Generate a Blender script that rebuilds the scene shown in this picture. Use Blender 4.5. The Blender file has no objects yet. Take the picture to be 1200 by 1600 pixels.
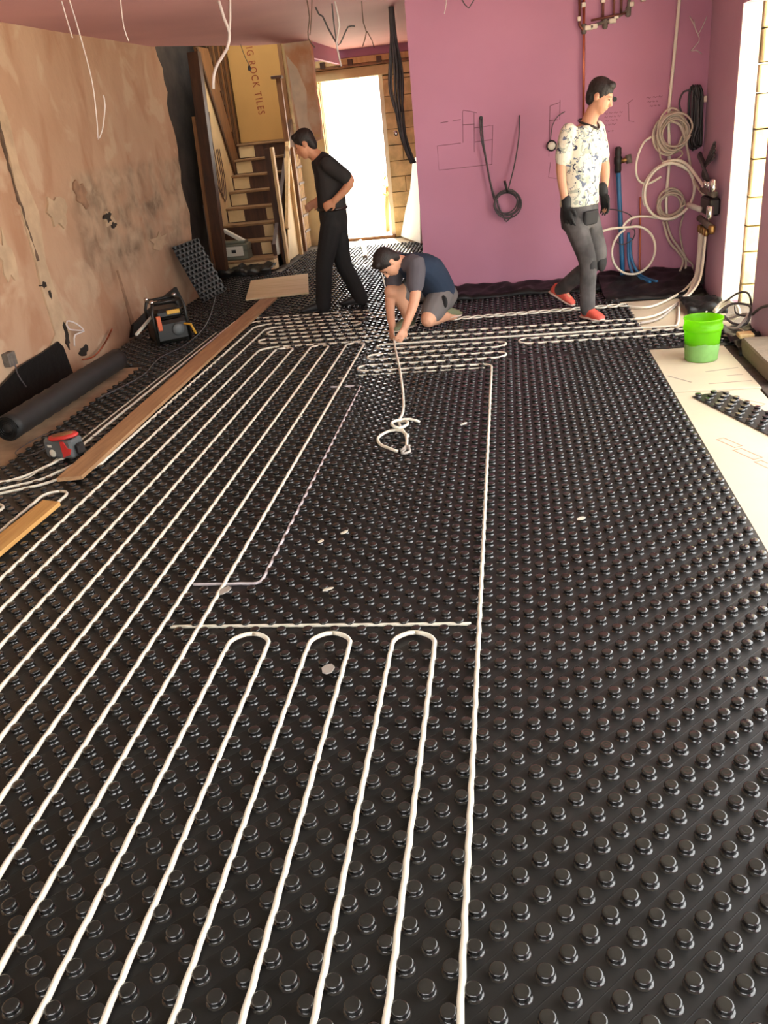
import bpy, bmesh, math, random
from mathutils import Vector, Matrix, noise
random.seed(7)
scene = bpy.context.scene
C = scene.collection
PI = math.pi

# ------------------------------------------------------------------ camera
FPX = 1297.96
cam_d = bpy.data.cameras.new('camera')
cam = bpy.data.objects.new('camera', cam_d); C.objects.link(cam)
cam_d.sensor_fit = 'VERTICAL'; cam_d.sensor_height = 32.0
cam_d.lens = 32.0 * FPX / 1600.0
cam_d.clip_start = 0.05; cam_d.clip_end = 200
_rx, _ro, _ya = (math.radians(a) for a in (64.68391433, -6.13867235, 10.08384212))
cam.matrix_world = Matrix.Translation((0.14613, -2.53429, 1.67610)) @ (
    Matrix.Rotation(_ya, 4, 'Z') @ Matrix.Rotation(_rx, 4, 'X') @ Matrix.Rotation(_ro, 4, 'Z'))
scene.camera = cam

# ------------------------------------------------------------------ light
world = bpy.data.worlds.new('daylight_sky'); scene.world = world
world.use_nodes = True
wn = world.node_tree.nodes; bg = wn['Background']
bg.inputs['Color'].default_value = (0.985, 0.99, 0.98, 1)
bg.inputs['Strength'].default_value = 9.0
sun_d = bpy.data.lights.new('sun', 'SUN'); sun = bpy.data.objects.new('sun', sun_d); C.objects.link(sun)
sun_d.energy = 72.0; sun_d.angle = math.radians(3); sun_d.color = (1, 0.89, 0.70)
sun.rotation_euler = Vector((0.26, -1.0, -0.75)).to_track_quat('-Z', 'Y').to_euler()
vs = scene.view_settings
vs.view_transform = 'Standard'; vs.look = 'None'; vs.gamma = 1.0; vs.use_curve_mapping = False
vs.exposure = -0.33

# ------------------------------------------------------------------ materials
def srgb(r, g, b):
    f = lambda c: (c/255/12.92 if c/255 <= 0.04045 else ((c/255+0.055)/1.055)**2.4)
    return (f(r), f(g), f(b), 1)
def mat(name, col, rough=0.6, metal=0.0, var=0.0, scale=8.0, bump=0.0, bscale=40.0, spec=0.5, trans=0.0, col2=None, detail=4.0):
    m = bpy.data.materials.new(name); m.use_nodes = True
    nt = m.node_tree; b = nt.nodes['Principled BSDF']
    b.inputs['Roughness'].default_value = rough; b.inputs['Metallic'].default_value = metal
    b.inputs['Specular IOR Level'].default_value = spec
    b.inputs['Base Color'].default_value = col
    tc = nt.nodes.new('ShaderNodeTexCoord')
    n = nt.nodes.new('ShaderNodeTexNoise'); n.inputs['Scale'].default_value = scale; n.inputs['Detail'].default_value = detail
    nt.links.new(tc.outputs['Object'], n.inputs['Vector'])
    if var > 0 or col2:
        cr = nt.nodes.new('ShaderNodeValToRGB')
        c2 = col2 or tuple(min(1, c*(1+var)) for c in col[:3]) + (1,)
        c1 = col if col2 else tuple(c*(1-var) for c in col[:3]) + (1,)
        cr.color_ramp.elements[0].position = 0.35; cr.color_ramp.elements[1].position = 0.65
        cr.color_ramp.elements[0].color = c1; cr.color_ramp.elements[1].color = c2
        nt.links.new(n.outputs['Fac'], cr.inputs['Fac']); nt.links.new(cr.outputs['Color'], b.inputs['Base Color'])
    if bump > 0:
        n2 = nt.nodes.new('ShaderNodeTexNoise'); n2.inputs['Scale'].default_value = bscale; n2.inputs['Detail'].default_value = 5
        nt.links.new(tc.outputs['Object'], n2.inputs['Vector'])
        bp = nt.nodes.new('ShaderNodeBump'); bp.inputs['Strength'].default_value = bump; bp.inputs['Distance'].default_value = 0.01
        nt.links.new(n2.outputs['Fac'], bp.inputs['Height']); nt.links.new(bp.outputs['Normal'], b.inputs['Normal'])
    if trans > 0:
        b.inputs['Transmission Weight'].default_value = trans
    return m
def wood(name, c1, c2, rough=0.6, stretch=(1, 14, 14), scale=3.0):
    m = bpy.data.materials.new(name); m.use_nodes = True
    nt = m.node_tree; b = nt.nodes['Principled BSDF']; b.inputs['Roughness'].default_value = rough
    tc = nt.nodes.new('ShaderNodeTexCoord'); mp = nt.nodes.new('ShaderNodeMapping'); mp.inputs['Scale'].default_value = stretch
    n = nt.nodes.new('ShaderNodeTexNoise'); n.inputs['Scale'].default_value = scale; n.inputs['Detail'].default_value = 6; n.inputs['Distortion'].default_value = 0.6
    cr = nt.nodes.new('ShaderNodeValToRGB'); cr.color_ramp.elements[0].position = 0.3; cr.color_ramp.elements[1].position = 0.7
    cr.color_ramp.elements[0].color = c1; cr.color_ramp.elements[1].color = c2
    nt.links.new(tc.outputs['Object'], mp.inputs['Vector']); nt.links.new(mp.outputs['Vector'], n.inputs['Vector'])
    nt.links.new(n.outputs['Fac'], cr.inputs['Fac']); nt.links.new(cr.outputs['Color'], b.inputs['Base Color'])
    bp = nt.nodes.new('ShaderNodeBump'); bp.inputs['Strength'].default_value = 0.2; bp.inputs['Distance'].default_value = 0.003
    nt.links.new(n.outputs['Fac'], bp.inputs['Height']); nt.links.new(bp.outputs['Normal'], b.inputs['Normal'])
    return m

def mat_left_wall():
    m = bpy.data.materials.new('stripped_plaster'); m.use_nodes = True
    nt = m.node_tree; N = nt.nodes; L = nt.links; b = N['Principled BSDF']; b.inputs['Roughness'].default_value = 0.85
    b.inputs['Specular IOR Level'].default_value = 0.25
    tc = N.new('ShaderNodeTexCoord')
    def noise_ramp(scale, p0, p1, c0, c1, detail=6, dist=0.6, vscale=(1, 1, 1)):
        mp = N.new('ShaderNodeMapping'); mp.inputs['Scale'].default_value = vscale
        L.new(tc.outputs['Object'], mp.inputs['Vector'])
        n = N.new('ShaderNodeTexNoise'); n.inputs['Scale'].default_value = scale; n.inputs['Detail'].default_value = detail; n.inputs['Distortion'].default_value = dist
        L.new(mp.outputs['Vector'], n.inputs['Vector'])
        r = N.new('ShaderNodeValToRGB'); r.color_ramp.elements[0].position = p0; r.color_ramp.elements[1].position = p1
        r.color_ramp.elements[0].color = c0; r.color_ramp.elements[1].color = c1
        L.new(n.outputs['Fac'], r.inputs['Fac']); return r
    def mix(a, bb, f):
        x = N.new('ShaderNodeMix'); x.data_type = 'RGBA'
        L.new(f, x.inputs[0]); L.new(a, x.inputs[6]); L.new(bb, x.inputs[7]); return x.outputs[2]
    base = noise_ramp(1.1, 0.3, 0.7, srgb(177, 141, 113), srgb(189, 157, 129), vscale=(1, 1.4, 0.8))
    rust = noise_ramp(2.3, 0.45, 0.62, srgb(166, 122, 93), srgb(166, 122, 93))
    fr = noise_ramp(1.7, 0.52, 0.66, (0, 0, 0, 1), (0.75, 0.75, 0.75, 1), vscale=(1, 1.6, 0.7))
    c = mix(base.outputs['Color'], rust.outputs['Color'], fr.outputs['Color'])
    # pale old skim left in blotches
    fp = noise_ramp(2.6, 0.55, 0.63, (0, 0, 0, 1), (0.7, 0.7, 0.7, 1), detail=10)
    pale = N.new('ShaderNodeRGB'); pale.outputs[0].default_value = srgb(194, 168, 140)
    c = mix(c, pale.outputs[0], fp.outputs['Color'])
    # scuffed grey-brown area low on the wall near its far end
    sep = N.new('ShaderNodeSeparateXYZ'); L.new(tc.outputs['Object'], sep.inputs[0])
    def rng(out, a, b_, c_, d):
        u = N.new('ShaderNodeMapRange'); u.interpolation_type = 'SMOOTHSTEP'
        u.inputs[1].default_value = a; u.inputs[2].default_value = b_; L.new(out, u.inputs[0])
        v = N.new('ShaderNodeMapRange'); v.interpolation_type = 'SMOOTHSTEP'
        v.inputs[1].default_value = c_; v.inputs[2].default_value = d; v.inputs[3].default_value = 1; v.inputs[4].default_value = 0; L.new(out, v.inputs[0])
        w = N.new('ShaderNodeMath'); w.operation = 'MULTIPLY'; L.new(u.outputs[0], w.inputs[0]); L.new(v.outputs[0], w.inputs[1]); return w.outputs[0]
    ry = rng(sep.outputs['Y'], 4.2, 4.9, 8, 9); rz = rng(sep.outputs['Z'], 0.35, 0.8, 1.42, 1.55)
    w = N.new('ShaderNodeMath'); w.operation = 'MULTIPLY'; L.new(ry, w.inputs[0]); L.new(rz, w.inputs[1])
    fs = noise_ramp(2.8, 0.36, 0.6, (0.1, 0.1, 0.1, 1), (1, 1, 1, 1), detail=9)
    w2 = N.new('ShaderNodeMath'); w2.operation = 'MULTIPLY'; L.new(w.outputs[0], w2.inputs[0]); L.new(fs.outputs['Color'], w2.inputs[1])
    scuff = noise_ramp(4.5, 0.35, 0.65, srgb(120, 99, 80), srgb(182, 158, 132), detail=9)
    c = mix(c, scuff.outputs['Color'], w2.outputs[0])
    L.new(c, b.inputs['Base Color'])
    nb = N.new('ShaderNodeTexNoise'); nb.inputs['Scale'].default_value = 9; nb.inputs['Detail'].default_value = 8
    L.new(tc.outputs['Object'], nb.inputs['Vector'])
    bp = N.new('ShaderNodeBump'); bp.inputs['Strength'].default_value = 0.5; bp.inputs['Distance'].default_value = 0.02
    L.new(nb.outputs['Fac'], bp.inputs['Height']); L.new(bp.outputs['Normal'], b.inputs['Normal'])
    return m

def mat_black_sheet():
    """moulded black polystyrene with fine raised lines running diagonally from knob to knob"""
    m = mat('black_moulded_sheet', (0.017, 0.0165, 0.016, 1), 0.42, var=0.25, scale=3.0, spec=0.32)
    nt = m.node_tree; N = nt.nodes; L = nt.links; b = N['Principled BSDF']
    tc = N.new('ShaderNodeTexCoord'); sep = N.new('ShaderNodeSeparateXYZ'); L.new(tc.outputs['Object'], sep.inputs[0])
    hs = []
    for sgn in ('SUBTRACT',):
        a = N.new('ShaderNodeMath'); a.operation = sgn; L.new(sep.outputs['X'], a.inputs[0]); L.new(sep.outputs['Y'], a.inputs[1])
        o = N.new('ShaderNodeMath'); o.operation = 'ADD'; o.inputs[1].default_value = 10.025; L.new(a.outputs[0], o.inputs[0])
        d = N.new('ShaderNodeMath'); d.operation = 'PINGPONG'; d.inputs[1].default_value = 0.05; L.new(o.outputs[0], d.inputs[0])
        r = N.new('ShaderNodeMapRange'); r.inputs[1].default_value = 0.0; r.inputs[2].default_value = 0.0022; r.inputs[3].default_value = 1; r.inputs[4].default_value = 0
        L.new(d.outputs[0], r.inputs[0]); hs.append(r.outputs[0])
    bp = N.new('ShaderNodeBump'); bp.inputs['Strength'].default_value = 0.35; bp.inputs['Distance'].default_value = 0.0015
    L.new(hs[0], bp.inputs['Height']); L.new(bp.outputs['Normal'], b.inputs['Normal'])
    return m

def mat_camo():
    m = mat('camo_cotton', srgb(216, 214, 190), 0.9)
    nt = m.node_tree; N = nt.nodes; L = nt.links; b = N['Principled BSDF']
    tc = N.new('ShaderNodeTexCoord')
    prev = None
    for sc, p, colr in ((14, 0.56, srgb(170, 176, 160)), (19, 0.60, srgb(104, 112, 132)), (24, 0.62, srgb(52, 56, 78))):
        n = N.new('ShaderNodeTexNoise'); n.inputs['Scale'].default_value = sc; n.inputs['Detail'].default_value = 3; n.inputs['Distortion'].default_value = 1.2
        L.new(tc.outputs['Object'], n.inputs['Vector'])
        r = N.new('ShaderNodeMapRange'); r.inputs[1].default_value = p; r.inputs[2].default_value = p+0.03; L.new(n.outputs['Fac'], r.inputs[0])
        x = N.new('ShaderNodeMix'); x.data_type = 'RGBA'; L.new(r.outputs[0], x.inputs[0])
        if prev is None: x.inputs[6].default_value = srgb(222, 218, 196)
        else: L.new(prev, x.inputs[6])
        x.inputs[7].default_value = colr; prev = x.outputs[2]
    L.new(prev, b.inputs['Base Color'])
    return m

def mat_bucket():
    m = bpy.data.materials.new('translucent_green_plastic'); m.use_nodes = True
    nt = m.node_tree; N = nt.nodes; L = nt.links; b = N['Principled BSDF']; out = N['Material Output']
    b.inputs['Base Color'].default_value = (0.24, 0.56, 0.02, 1); b.inputs['Roughness'].default_value = 0.35
    t = N.new('ShaderNodeBsdfTranslucent'); t.inputs['Color'].default_value = (0.46, 0.90, 0.03, 1)
    x = N.new('ShaderNodeMixShader'); x.inputs[0].default_value = 0.72
    L.new(b.outputs[0], x.inputs[1]); L.new(t.outputs[0], x.inputs[2]); L.new(x.outputs[0], out.inputs['Surface'])
    return m

M = {}
M['pink'] = mat('pink_plasterboard', srgb(186, 131, 156), 0.75, var=0.05, scale=1.2, bump=0.08, bscale=30, spec=0.3)
M['pink_r'] = mat('lilac_pink_plasterboard', srgb(202, 168, 188), 0.75, var=0.05, scale=1.5, bump=0.08, bscale=30, spec=0.3)
M['ceil'] = mat('pink_ceiling_board', srgb(204, 152, 154), 0.75, var=0.06, scale=0.9, spec=0.3)
M['plaster'] = mat_left_wall()
M['greyboard'] = mat('grey_plasterboard', srgb(150, 148, 146), 0.8, var=0.05, scale=1.0)
M['chip'] = mat('crumbled_mortar', srgb(96, 76, 60), 0.95, var=0.3, scale=20)
M['skim'] = mat('pale_skim', srgb(226, 208, 180), 0.9, var=0.1, scale=6)
M['band_green'] = mat('grey_green_band', srgb(112, 156, 82), 0.8, var=0.08, scale=20)
M['stain'] = mat('damp_stain', srgb(150, 116, 90), 0.9, var=0.2, scale=12)
M['patch'] = mat('beige_filler', srgb(186, 160, 130), 0.9, var=0.12, scale=7, bump=0.6, bscale=25)
M['rust'] = mat('rust_plaster', srgb(212, 158, 116), 0.9, var=0.2, scale=5, bump=0.6, bscale=20, col2=srgb(226, 202, 170))
M['dark_block'] = mat('dark_blockwork', srgb(58, 50, 44), 0.95, var=0.3, scale=4, bump=0.6, bscale=14)
M['hole'] = mat('dark_hole', srgb(40, 30, 22), 0.95)
M['yellow_block'] = mat('warm_blockwork', srgb(214, 188, 140), 0.95, var=0.2, scale=6, bump=0.5, bscale=30)
M['stone'] = mat('yellow_stone', srgb(240, 222, 168), 0.9, var=0.2, scale=6, bump=0.6, bscale=18)
M['white_reveal'] = mat('white_plaster', srgb(238, 230, 214), 0.8, var=0.03)
M['mortar'] = mat('mortar', srgb(140, 122, 92), 0.95)
M['concrete'] = mat('concrete', srgb(120, 110, 98), 0.95, var=0.2, scale=5, bump=0.4)
M['ground'] = mat('pale_paving', srgb(214, 206, 190), 0.9, var=0.08, scale=3)
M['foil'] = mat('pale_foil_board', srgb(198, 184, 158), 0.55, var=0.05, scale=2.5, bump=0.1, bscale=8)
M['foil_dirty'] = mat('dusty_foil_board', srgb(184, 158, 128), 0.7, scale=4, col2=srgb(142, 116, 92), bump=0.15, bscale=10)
M['print_red'] = mat('red_print', srgb(214, 140, 118), 0.6)
M['print_grey'] = mat('grey_print', srgb(150, 140, 126), 0.6)
M['sheet'] = mat_black_sheet()
M['knob'] = mat('black_moulded_knob', (0.015, 0.0145, 0.014, 1), 0.13, var=0.2, scale=5, spec=0.8)
M['knob_dull'] = mat('dull_black_knob', (0.014, 0.0138, 0.0135, 1), 0.5, spec=0.2)
M['pipe'] = mat('white_heating_pipe', srgb(238, 232, 214), 0.4, var=0.02, scale=4)
M['pipe_l'] = mat('lilac_thin_pipe', srgb(216, 206, 210), 0.45, var=0.08, scale=18)
M['pipe_g'] = mat('beige_grey_pipe', srgb(196, 184, 166), 0.5, var=0.06)
M['pipe_gr'] = mat('grey_pipe', srgb(178, 170, 162), 0.5, var=0.06)
M['wire_w'] = mat('white_wire', srgb(214, 204, 200), 0.5)
M['wire_d'] = mat('dark_grey_cable', srgb(74, 70, 72), 0.5, var=0.15, scale=20)
M['wire_b'] = mat('brown_wire', srgb(96, 70, 56), 0.6)
M['copper'] = mat('copper', srgb(186, 104, 72), 0.35, metal=0.85, var=0.2, scale=14)
M['copper_dull'] = mat('tarnished_copper', srgb(116, 70, 58), 0.5, metal=0.5, var=0.25, scale=14)
M['grey_joint'] = mat('grey_joint', srgb(104, 96, 88), 0.7, var=0.2, scale=30)
M['clip'] = mat('white_plastic_clip', srgb(228, 218, 200), 0.5)
M['blue'] = mat('blue_water_pipe', srgb(40, 104, 152), 0.4, var=0.08)
M['brass'] = mat('brass', srgb(150, 116, 70), 0.35, metal=0.8)
M['chrome'] = mat('chrome', srgb(210, 208, 204), 0.15, metal=1.0)
M['black'] = mat('black_plastic', srgb(26, 25, 25), 0.45)
M['poly'] = mat('black_polythene', (0.007, 0.007, 0.0068, 1), 0.4, bump=0.5, bscale=14, spec=0.28)
M['polyd'] = mat('black_edge_foam', (0.014, 0.013, 0.012, 1), 0.6, var=0.2, scale=8)
M['plank'] = wood('reddish_plank', srgb(156, 116, 80), srgb(186, 146, 104), 0.65, (14, 1.0, 14), 2.5)
M['plank2'] = wood('honey_plank', srgb(196, 142, 76), srgb(220, 172, 104), 0.6, (14, 1.0, 14), 2.5)
M['ply'] = wood('pale_plywood', srgb(206, 182, 138), srgb(226, 204, 164), 0.7, (1.5, 10, 10), 2.0)
M['wood_dark'] = wood('dark_stained_wood', srgb(58, 36, 24), srgb(86, 54, 34), 0.5, (8, 8, 1), 3)
M['wood_mid'] = wood('brown_wood', srgb(116, 78, 46), srgb(146, 102, 62), 0.55, (8, 8, 1), 3)
M['wood_pale'] = wood('pale_timber', srgb(206, 170, 112), srgb(226, 194, 140), 0.65, (8, 8, 1), 3)
M['cream'] = mat('cream_paint', srgb(216, 190, 140), 0.6, var=0.08, scale=4)
M['card'] = mat('tile_box_cardboard', srgb(196, 150, 84), 0.85, var=0.05, scale=2)
M['ink'] = mat('red_brown_ink', srgb(150, 74, 42), 0.8)
M['tread'] = wood('worn_tread', srgb(110, 78, 50), srgb(160, 124, 80), 0.7, (1.5, 10, 10), 4)
M['boxgreen'] = mat('grey_green_plastic', srgb(104, 108, 92), 0.5, var=0.05)
M['paper'] = mat('paper_white', srgb(214, 212, 196), 0.7)
M['skin'] = mat('skin', srgb(206, 150, 118), 0.55, var=0.05, scale=9)
M['skin2'] = mat('tanned_skin', srgb(196, 138, 104), 0.55, var=0.05, scale=9)
M['skin3'] = mat('fair_skin', srgb(216, 160, 128), 0.55, var=0.05, scale=9)
M['hair'] = mat('dark_hair', srgb(30, 22, 18), 0.6, var=0.3, scale=40, bump=0.5, bscale=90)
M['eye'] = mat('dark_eye', srgb(34, 24, 20), 0.3)
M['camo'] = mat_camo()
M['jeans'] = mat('charcoal_work_trousers', srgb(56, 54, 54), 0.85, scale=7, col2=srgb(92, 89, 88), bump=0.3, bscale=18)
M['kneepad'] = mat('black_knee_patch', srgb(34, 33, 34), 0.8)
M['glove'] = mat('black_glove', srgb(24, 24, 25), 0.7)
M['trainer'] = mat('coral_trainer', srgb(214, 92, 76), 0.6, var=0.1, scale=20)
M['sole'] = mat('pale_sole', srgb(212, 190, 176), 0.6)
M['blackshirt'] = mat('black_cotton', srgb(40, 37, 36), 0.9, bump=0.3, bscale=14)
M['blacktrouser'] = mat('black_trousers', srgb(22, 21, 21), 0.9, bump=0.3, bscale=14)
M['boot'] = mat('dark_boot', srgb(40, 38, 38), 0.6)
M['navy'] = mat('navy_cotton', srgb(32, 46, 66), 0.9, bump=0.3, bscale=16)
M['greyshirt'] = mat('grey_cotton', srgb(84, 80, 86), 0.9, bump=0.3, bscale=16)
M['shorts'] = mat('grey_shorts', srgb(108, 102, 100), 0.9, bump=0.3, bscale=16)
M['greentrim'] = mat('olive_boot', srgb(120, 122, 92), 0.8)
M['bucket'] = mat_bucket()
M['slurry'] = mat('grey_green_slurry', srgb(98, 120, 84), 0.8, bump=0.3, bscale=30)
M['toolblack'] = mat('black_tool_plastic', srgb(26, 26, 22), 0.4)
M['yellow'] = mat('yellow_plastic', srgb(206, 158, 50), 0.45)
M['orange'] = mat('orange_plastic', srgb(206, 96, 50), 0.45)
M['red'] = mat('red_plastic', srgb(196, 52, 48), 0.4)
M['toolgrey'] = mat('slate_grey_plastic', srgb(88, 92, 92), 0.45, var=0.06)
M['markblack'] = mat('black_marker', srgb(128, 86, 100), 0.9)
M['whitepoly'] = mat('white_sheet_plastic', srgb(244, 240, 228), 0.5)
M['earth'] = mat('dark_earth', srgb(66, 54, 46), 0.95, var=0.4, scale=9, bump=0.9, bscale=20)
M['beigeblock'] = mat('beige_block', srgb(120, 106, 88), 0.9, var=0.1, scale=8, bump=0.3)
M['leaf'] = mat('leaf_green', srgb(120, 150, 60), 0.8, var=0.3, scale=6)

# ------------------------------------------------------------------ helpers
def mkobj(name, verts, faces, m, parent=None, smooth=False):
    me = bpy.data.meshes.new(name); me.from_pydata([tuple(v) for v in verts], [], faces); me.update()
    if smooth:
        me.polygons.foreach_set('use_smooth', [True]*len(me.polygons))
    if m: me.materials.append(m)
    o = bpy.data.objects.new(name, me); C.objects.link(o)
    if parent: o.parent = parent
    return o
def tag(o, label=None, cat=None, group=None, kind=None):
    if label: o['label'] = label
    if cat: o['category'] = cat
    if group: o['group'] = group
    if kind: o['kind'] = kind
    return o
def thing(name, label, cat, loc=(0, 0, 0), rz=0, group=None):
    o = bpy.data.objects.new(name, None); C.objects.link(o); o.empty_display_size = 0.1
    o.location = loc; o.rotation_euler = (0, 0, rz)
    return tag(o, label, cat, group)
class MB:
    def __init__(s): s.v = []; s.f = []
    def add(s, v, f):
        n = len(s.v); s.v += [tuple(p) for p in v]; s.f += [tuple(i+n for i in q) for q in f]; return s
    def box(s, x0, x1, y0, y1, z0, z1, bev=0.0):
        if bev > 0:
            b = bev
            pts = []; fs = []
            def oct_(z, ins):
                return [(x0+b+ins, y0+ins, z), (x1-b-ins, y0+ins, z), (x1-ins, y0+b+ins, z), (x1-ins, y1-b-ins, z), (x1-b-ins, y1-ins, z), (x0+b+ins, y1-ins, z), (x0+ins, y1-b-ins, z), (x0+ins, y0+b+ins, z)]
            rings = [oct_(z0, b*0.7), oct_(z0+b, 0), oct_(z1-b, 0), oct_(z1, b*0.7)]
            for r in rings: pts += r
            for k in range(3):
                for i in range(8):
                    j = (i+1) % 8; fs.append((k*8+i, k*8+j, k*8+8+j, k*8+8+i))
            fs.append(tuple(range(7, -1, -1))); fs.append(tuple(range(24, 32)))
            return s.add(pts, fs)
        v = [(x0, y0, z0), (x1, y0, z0), (x1, y1, z0), (x0, y1, z0), (x0, y0, z1), (x1, y0, z1), (x1, y1, z1), (x0, y1, z1)]
        return s.add(v, [(3, 2, 1, 0), (4, 5, 6, 7), (0, 1, 5, 4), (1, 2, 6, 5), (2, 3, 7, 6), (3, 0, 4, 7)])
    def prism(s, pts, axis, a, b):
        """closed polygon (2D) extruded along axis from a to b"""
        n = len(pts)
        def P(p, t):
            return {'x': (t, p[0], p[1]), 'y': (p[0], t, p[1]), 'z': (p[0], p[1], t)}[axis]
        v = [P(p, a) for p in pts] + [P(p, b) for p in pts]
        f = [tuple(range(n-1, -1, -1)), tuple(range(n, 2*n))] + [(i, (i+1) % n, n+(i+1) % n, n+i) for i in range(n)]
        return s.add(v, f)
    def tube(s, pts, r, sides=8, cap=True):
        pts = [Vector(p) for p in pts]; n = len(pts)
        if n < 2: return s
        rr = r if isinstance(r, (list, tuple)) else [r]*n
        t0 = (pts[1]-pts[0]).normalized()
        a = Vector((0, 0, 1)) if abs(t0.z) < 0.9 else Vector((1, 0, 0))
        u = (a - t0*a.dot(t0)).normalized()
        v = []; f = []
        for i in range(n):
            t = (pts[min(i+1, n-1)] - pts[max(i-1, 0)])
            t = t.normalized() if t.length > 1e-9 else t0
            u = u - t*u.dot(t)
            if u.length < 1e-6:
                a = Vector((0, 0, 1)) if abs(t.z) < 0.9 else Vector((1, 0, 0)); u = a - t*a.dot(t)
            u.normalize(); w = t.cross(u)
            for k in range(sides):
                an = 2*PI*k/sides
                v.append(pts[i] + (u*math.cos(an) + w*math.sin(an))*rr[i])
        for i in range(n-1):
            for k in range(sides):
                j = (k+1) % sides
                f.append((i*sides+k, i*sides+j, (i+1)*sides+j, (i+1)*sides+k))
        if cap:
            f.append(tuple(range(sides-1, -1, -1))); f.append(tuple((n-1)*sides+k for k in range(sides)))
        return s.add(v, f)
    def lathe(s, prof, c=(0, 0, 0), sides=24, cap0=True, cap1=True):
        v = []; f = []
        for r, z in prof:
            for k in range(sides):
                a = 2*PI*k/sides; v.append((c[0]+r*math.cos(a), c[1]+r*math.sin(a), c[2]+z))
        n = len(prof)
        for i in range(n-1):
            for k in range(sides):
                j = (k+1) % sides; f.append((i*sides+k, i*sides+j, (i+1)*sides+j, (i+1)*sides+k))
        if cap0: f.append(tuple(range(sides-1, -1, -1)))
        if cap1: f.append(tuple((n-1)*sides+k for k in range(sides)))
        return s.add(v, f)
    def xform(s, mtx):
        s.v = [tuple(mtx @ Vector(p)) for p in s.v]; return s
    def build(s, name, m, parent=None, smooth=False):
        return mkobj(name, s.v, s.f, m, parent, smooth)
def catmull(pts, step=0.03, closed=False):
    P = [Vector(p) for p in pts]; out = []
    n = len(P)
    for i in range(n-1):
        p0 = P[max(i-1, 0)]; p1 = P[i]; p2 = P[i+1]; p3 = P[min(i+2, n-1)]
        k = max(2, int((p2-p1).length/step))
        for j in range(k):
            t = j/k
            out.append(0.5*((2*p1) + (-p0+p2)*t + (2*p0-5*p1+4*p2-p3)*t*t + (-p0+3*p1-3*p2+p3)*t**3))
    out.append(P[-1]); return out
def cable(name, pts, r, m, label=None, cat='cable', group=None, parent=None, sides=8, step=0.03):
    o = MB().tube(catmull(pts, step), r, sides).build(name, m, parent, True)
    if label: tag(o, label, cat, group)
    return o
def struct(name, mb, m, label=None, parent=None, smooth=False):
    o = mb.build(name, m, parent, smooth)
    if not parent: o['kind'] = 'structure'
    if label: o['label'] = label; 
    return o

# ================================================================== STRUCTURE
H = 2.575
WL, WR, WB, YEND = -3.5, 1.9, 5.92, 10.66
struct('floor', MB().box(-4.3, 2.25, -4.2, YEND+0.3, -0.15, -0.034), M['concrete'], 'concrete sub-floor beneath the black dimpled mat')
struct('ground_outside', MB().box(-14, 16, -16, -4.2, -0.3, -0.16).box(2.25, 16, -4.2, 26, -0.3, -0.16).box(-14, 2.25, YEND+0.3, 26, -0.3, -0.1), M['ground'], 'pale sunlit paving outside the openings')
# ceiling
struct('ceiling_extension', MB().box(-3.9, 2.25, -4.2, 2.3, H, H+0.25), M['greyboard'], 'grey boarded ceiling over the near part of the room')
cm = MB().prism([(-3.9, 2.3), (2.25, 2.3), (2.25, 7.0), (-0.55, 7.0), (-0.55, YEND), (-2.11, YEND), (-2.11, 8.55), (-2.42, 8.55), (-2.72, 8.36), (-3.45, 7.1), (-3.9, 7.1)], 'z', H, H+0.25)
struct('ceiling', cm, M['ceil'], 'pink boarded ceiling with loose cables hanging down')
# left wall with ragged far end
def ragged_wall():
    ys = [-4.2 + 0.25*i for i in range(45)]
    ys = [y for y in ys if y < 6.9]
    zs = [-0.15 + 0.115*i for i in range(25)]
    ends = [7.24 + 0.05*math.sin(9*z) + 0.035*random.uniform(-1, 1) for z in zs]
    v = []; f = []
    cols = len(ys)+2
    for zi, z in enumerate(zs):
        row = ys + [6.98, ends[zi]]
        for yi, y in enumerate(row):
            d = 0.012*noise.noise(Vector((y*1.3, z*1.7, 0))) + 0.006*noise.noise(Vector((y*5, z*5, 3)))
            v.append((WL+d, y, min(z, H+0.05)))
    nv = len(v)
    for zi in range(len(zs)-1):
        for yi in range(cols-1):
            a = zi*cols+yi; f.append((a, a+1, a+cols+1, a+cols))
    # thickness: back side and end face
    for p in list(v): v.append((WL-0.3, p[1], p[2]))
    for zi in range(len(zs)-1):
        for yi in range(cols-1):
            a = nv+zi*cols+yi; f.append((a, a+cols, a+cols+1, a+1))
        a = zi*cols+cols-1; f.append((a, nv+a, nv+a+cols, a+cols))
        a = zi*cols; f.append((a, a+cols, nv+a+cols, nv+a))
    o = mkobj('wall_left', v, f, M['plaster'], None, False)
    o['kind'] = 'structure'; o['label'] = 'stripped terracotta plaster wall with scuffs and filled chase'
    return o
wl = ragged_wall()
def blotch(name, cx, cz, ry, rz, th, m, parent, n=14, x=WL, seed=0, shear=0.0):
    rnd = random.Random(seed)
    ring = []
    for i in range(n):
        a = 2*PI*i/n; k = rnd.uniform(0.5, 1.25)
        ring.append((cx + ry*k*math.cos(a) + shear*rz*k*math.sin(a), cz + rz*k*math.sin(a)))
    return MB().prism(ring, 'x', x-0.02, x+th).build(name, m, parent)
def strip_patch(name, left, right, th, m, parent, x=WL):
    pts = left + right[::-1]
    return MB().prism(pts, 'x', x-0.02, x+th).build(name, m, parent)
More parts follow.
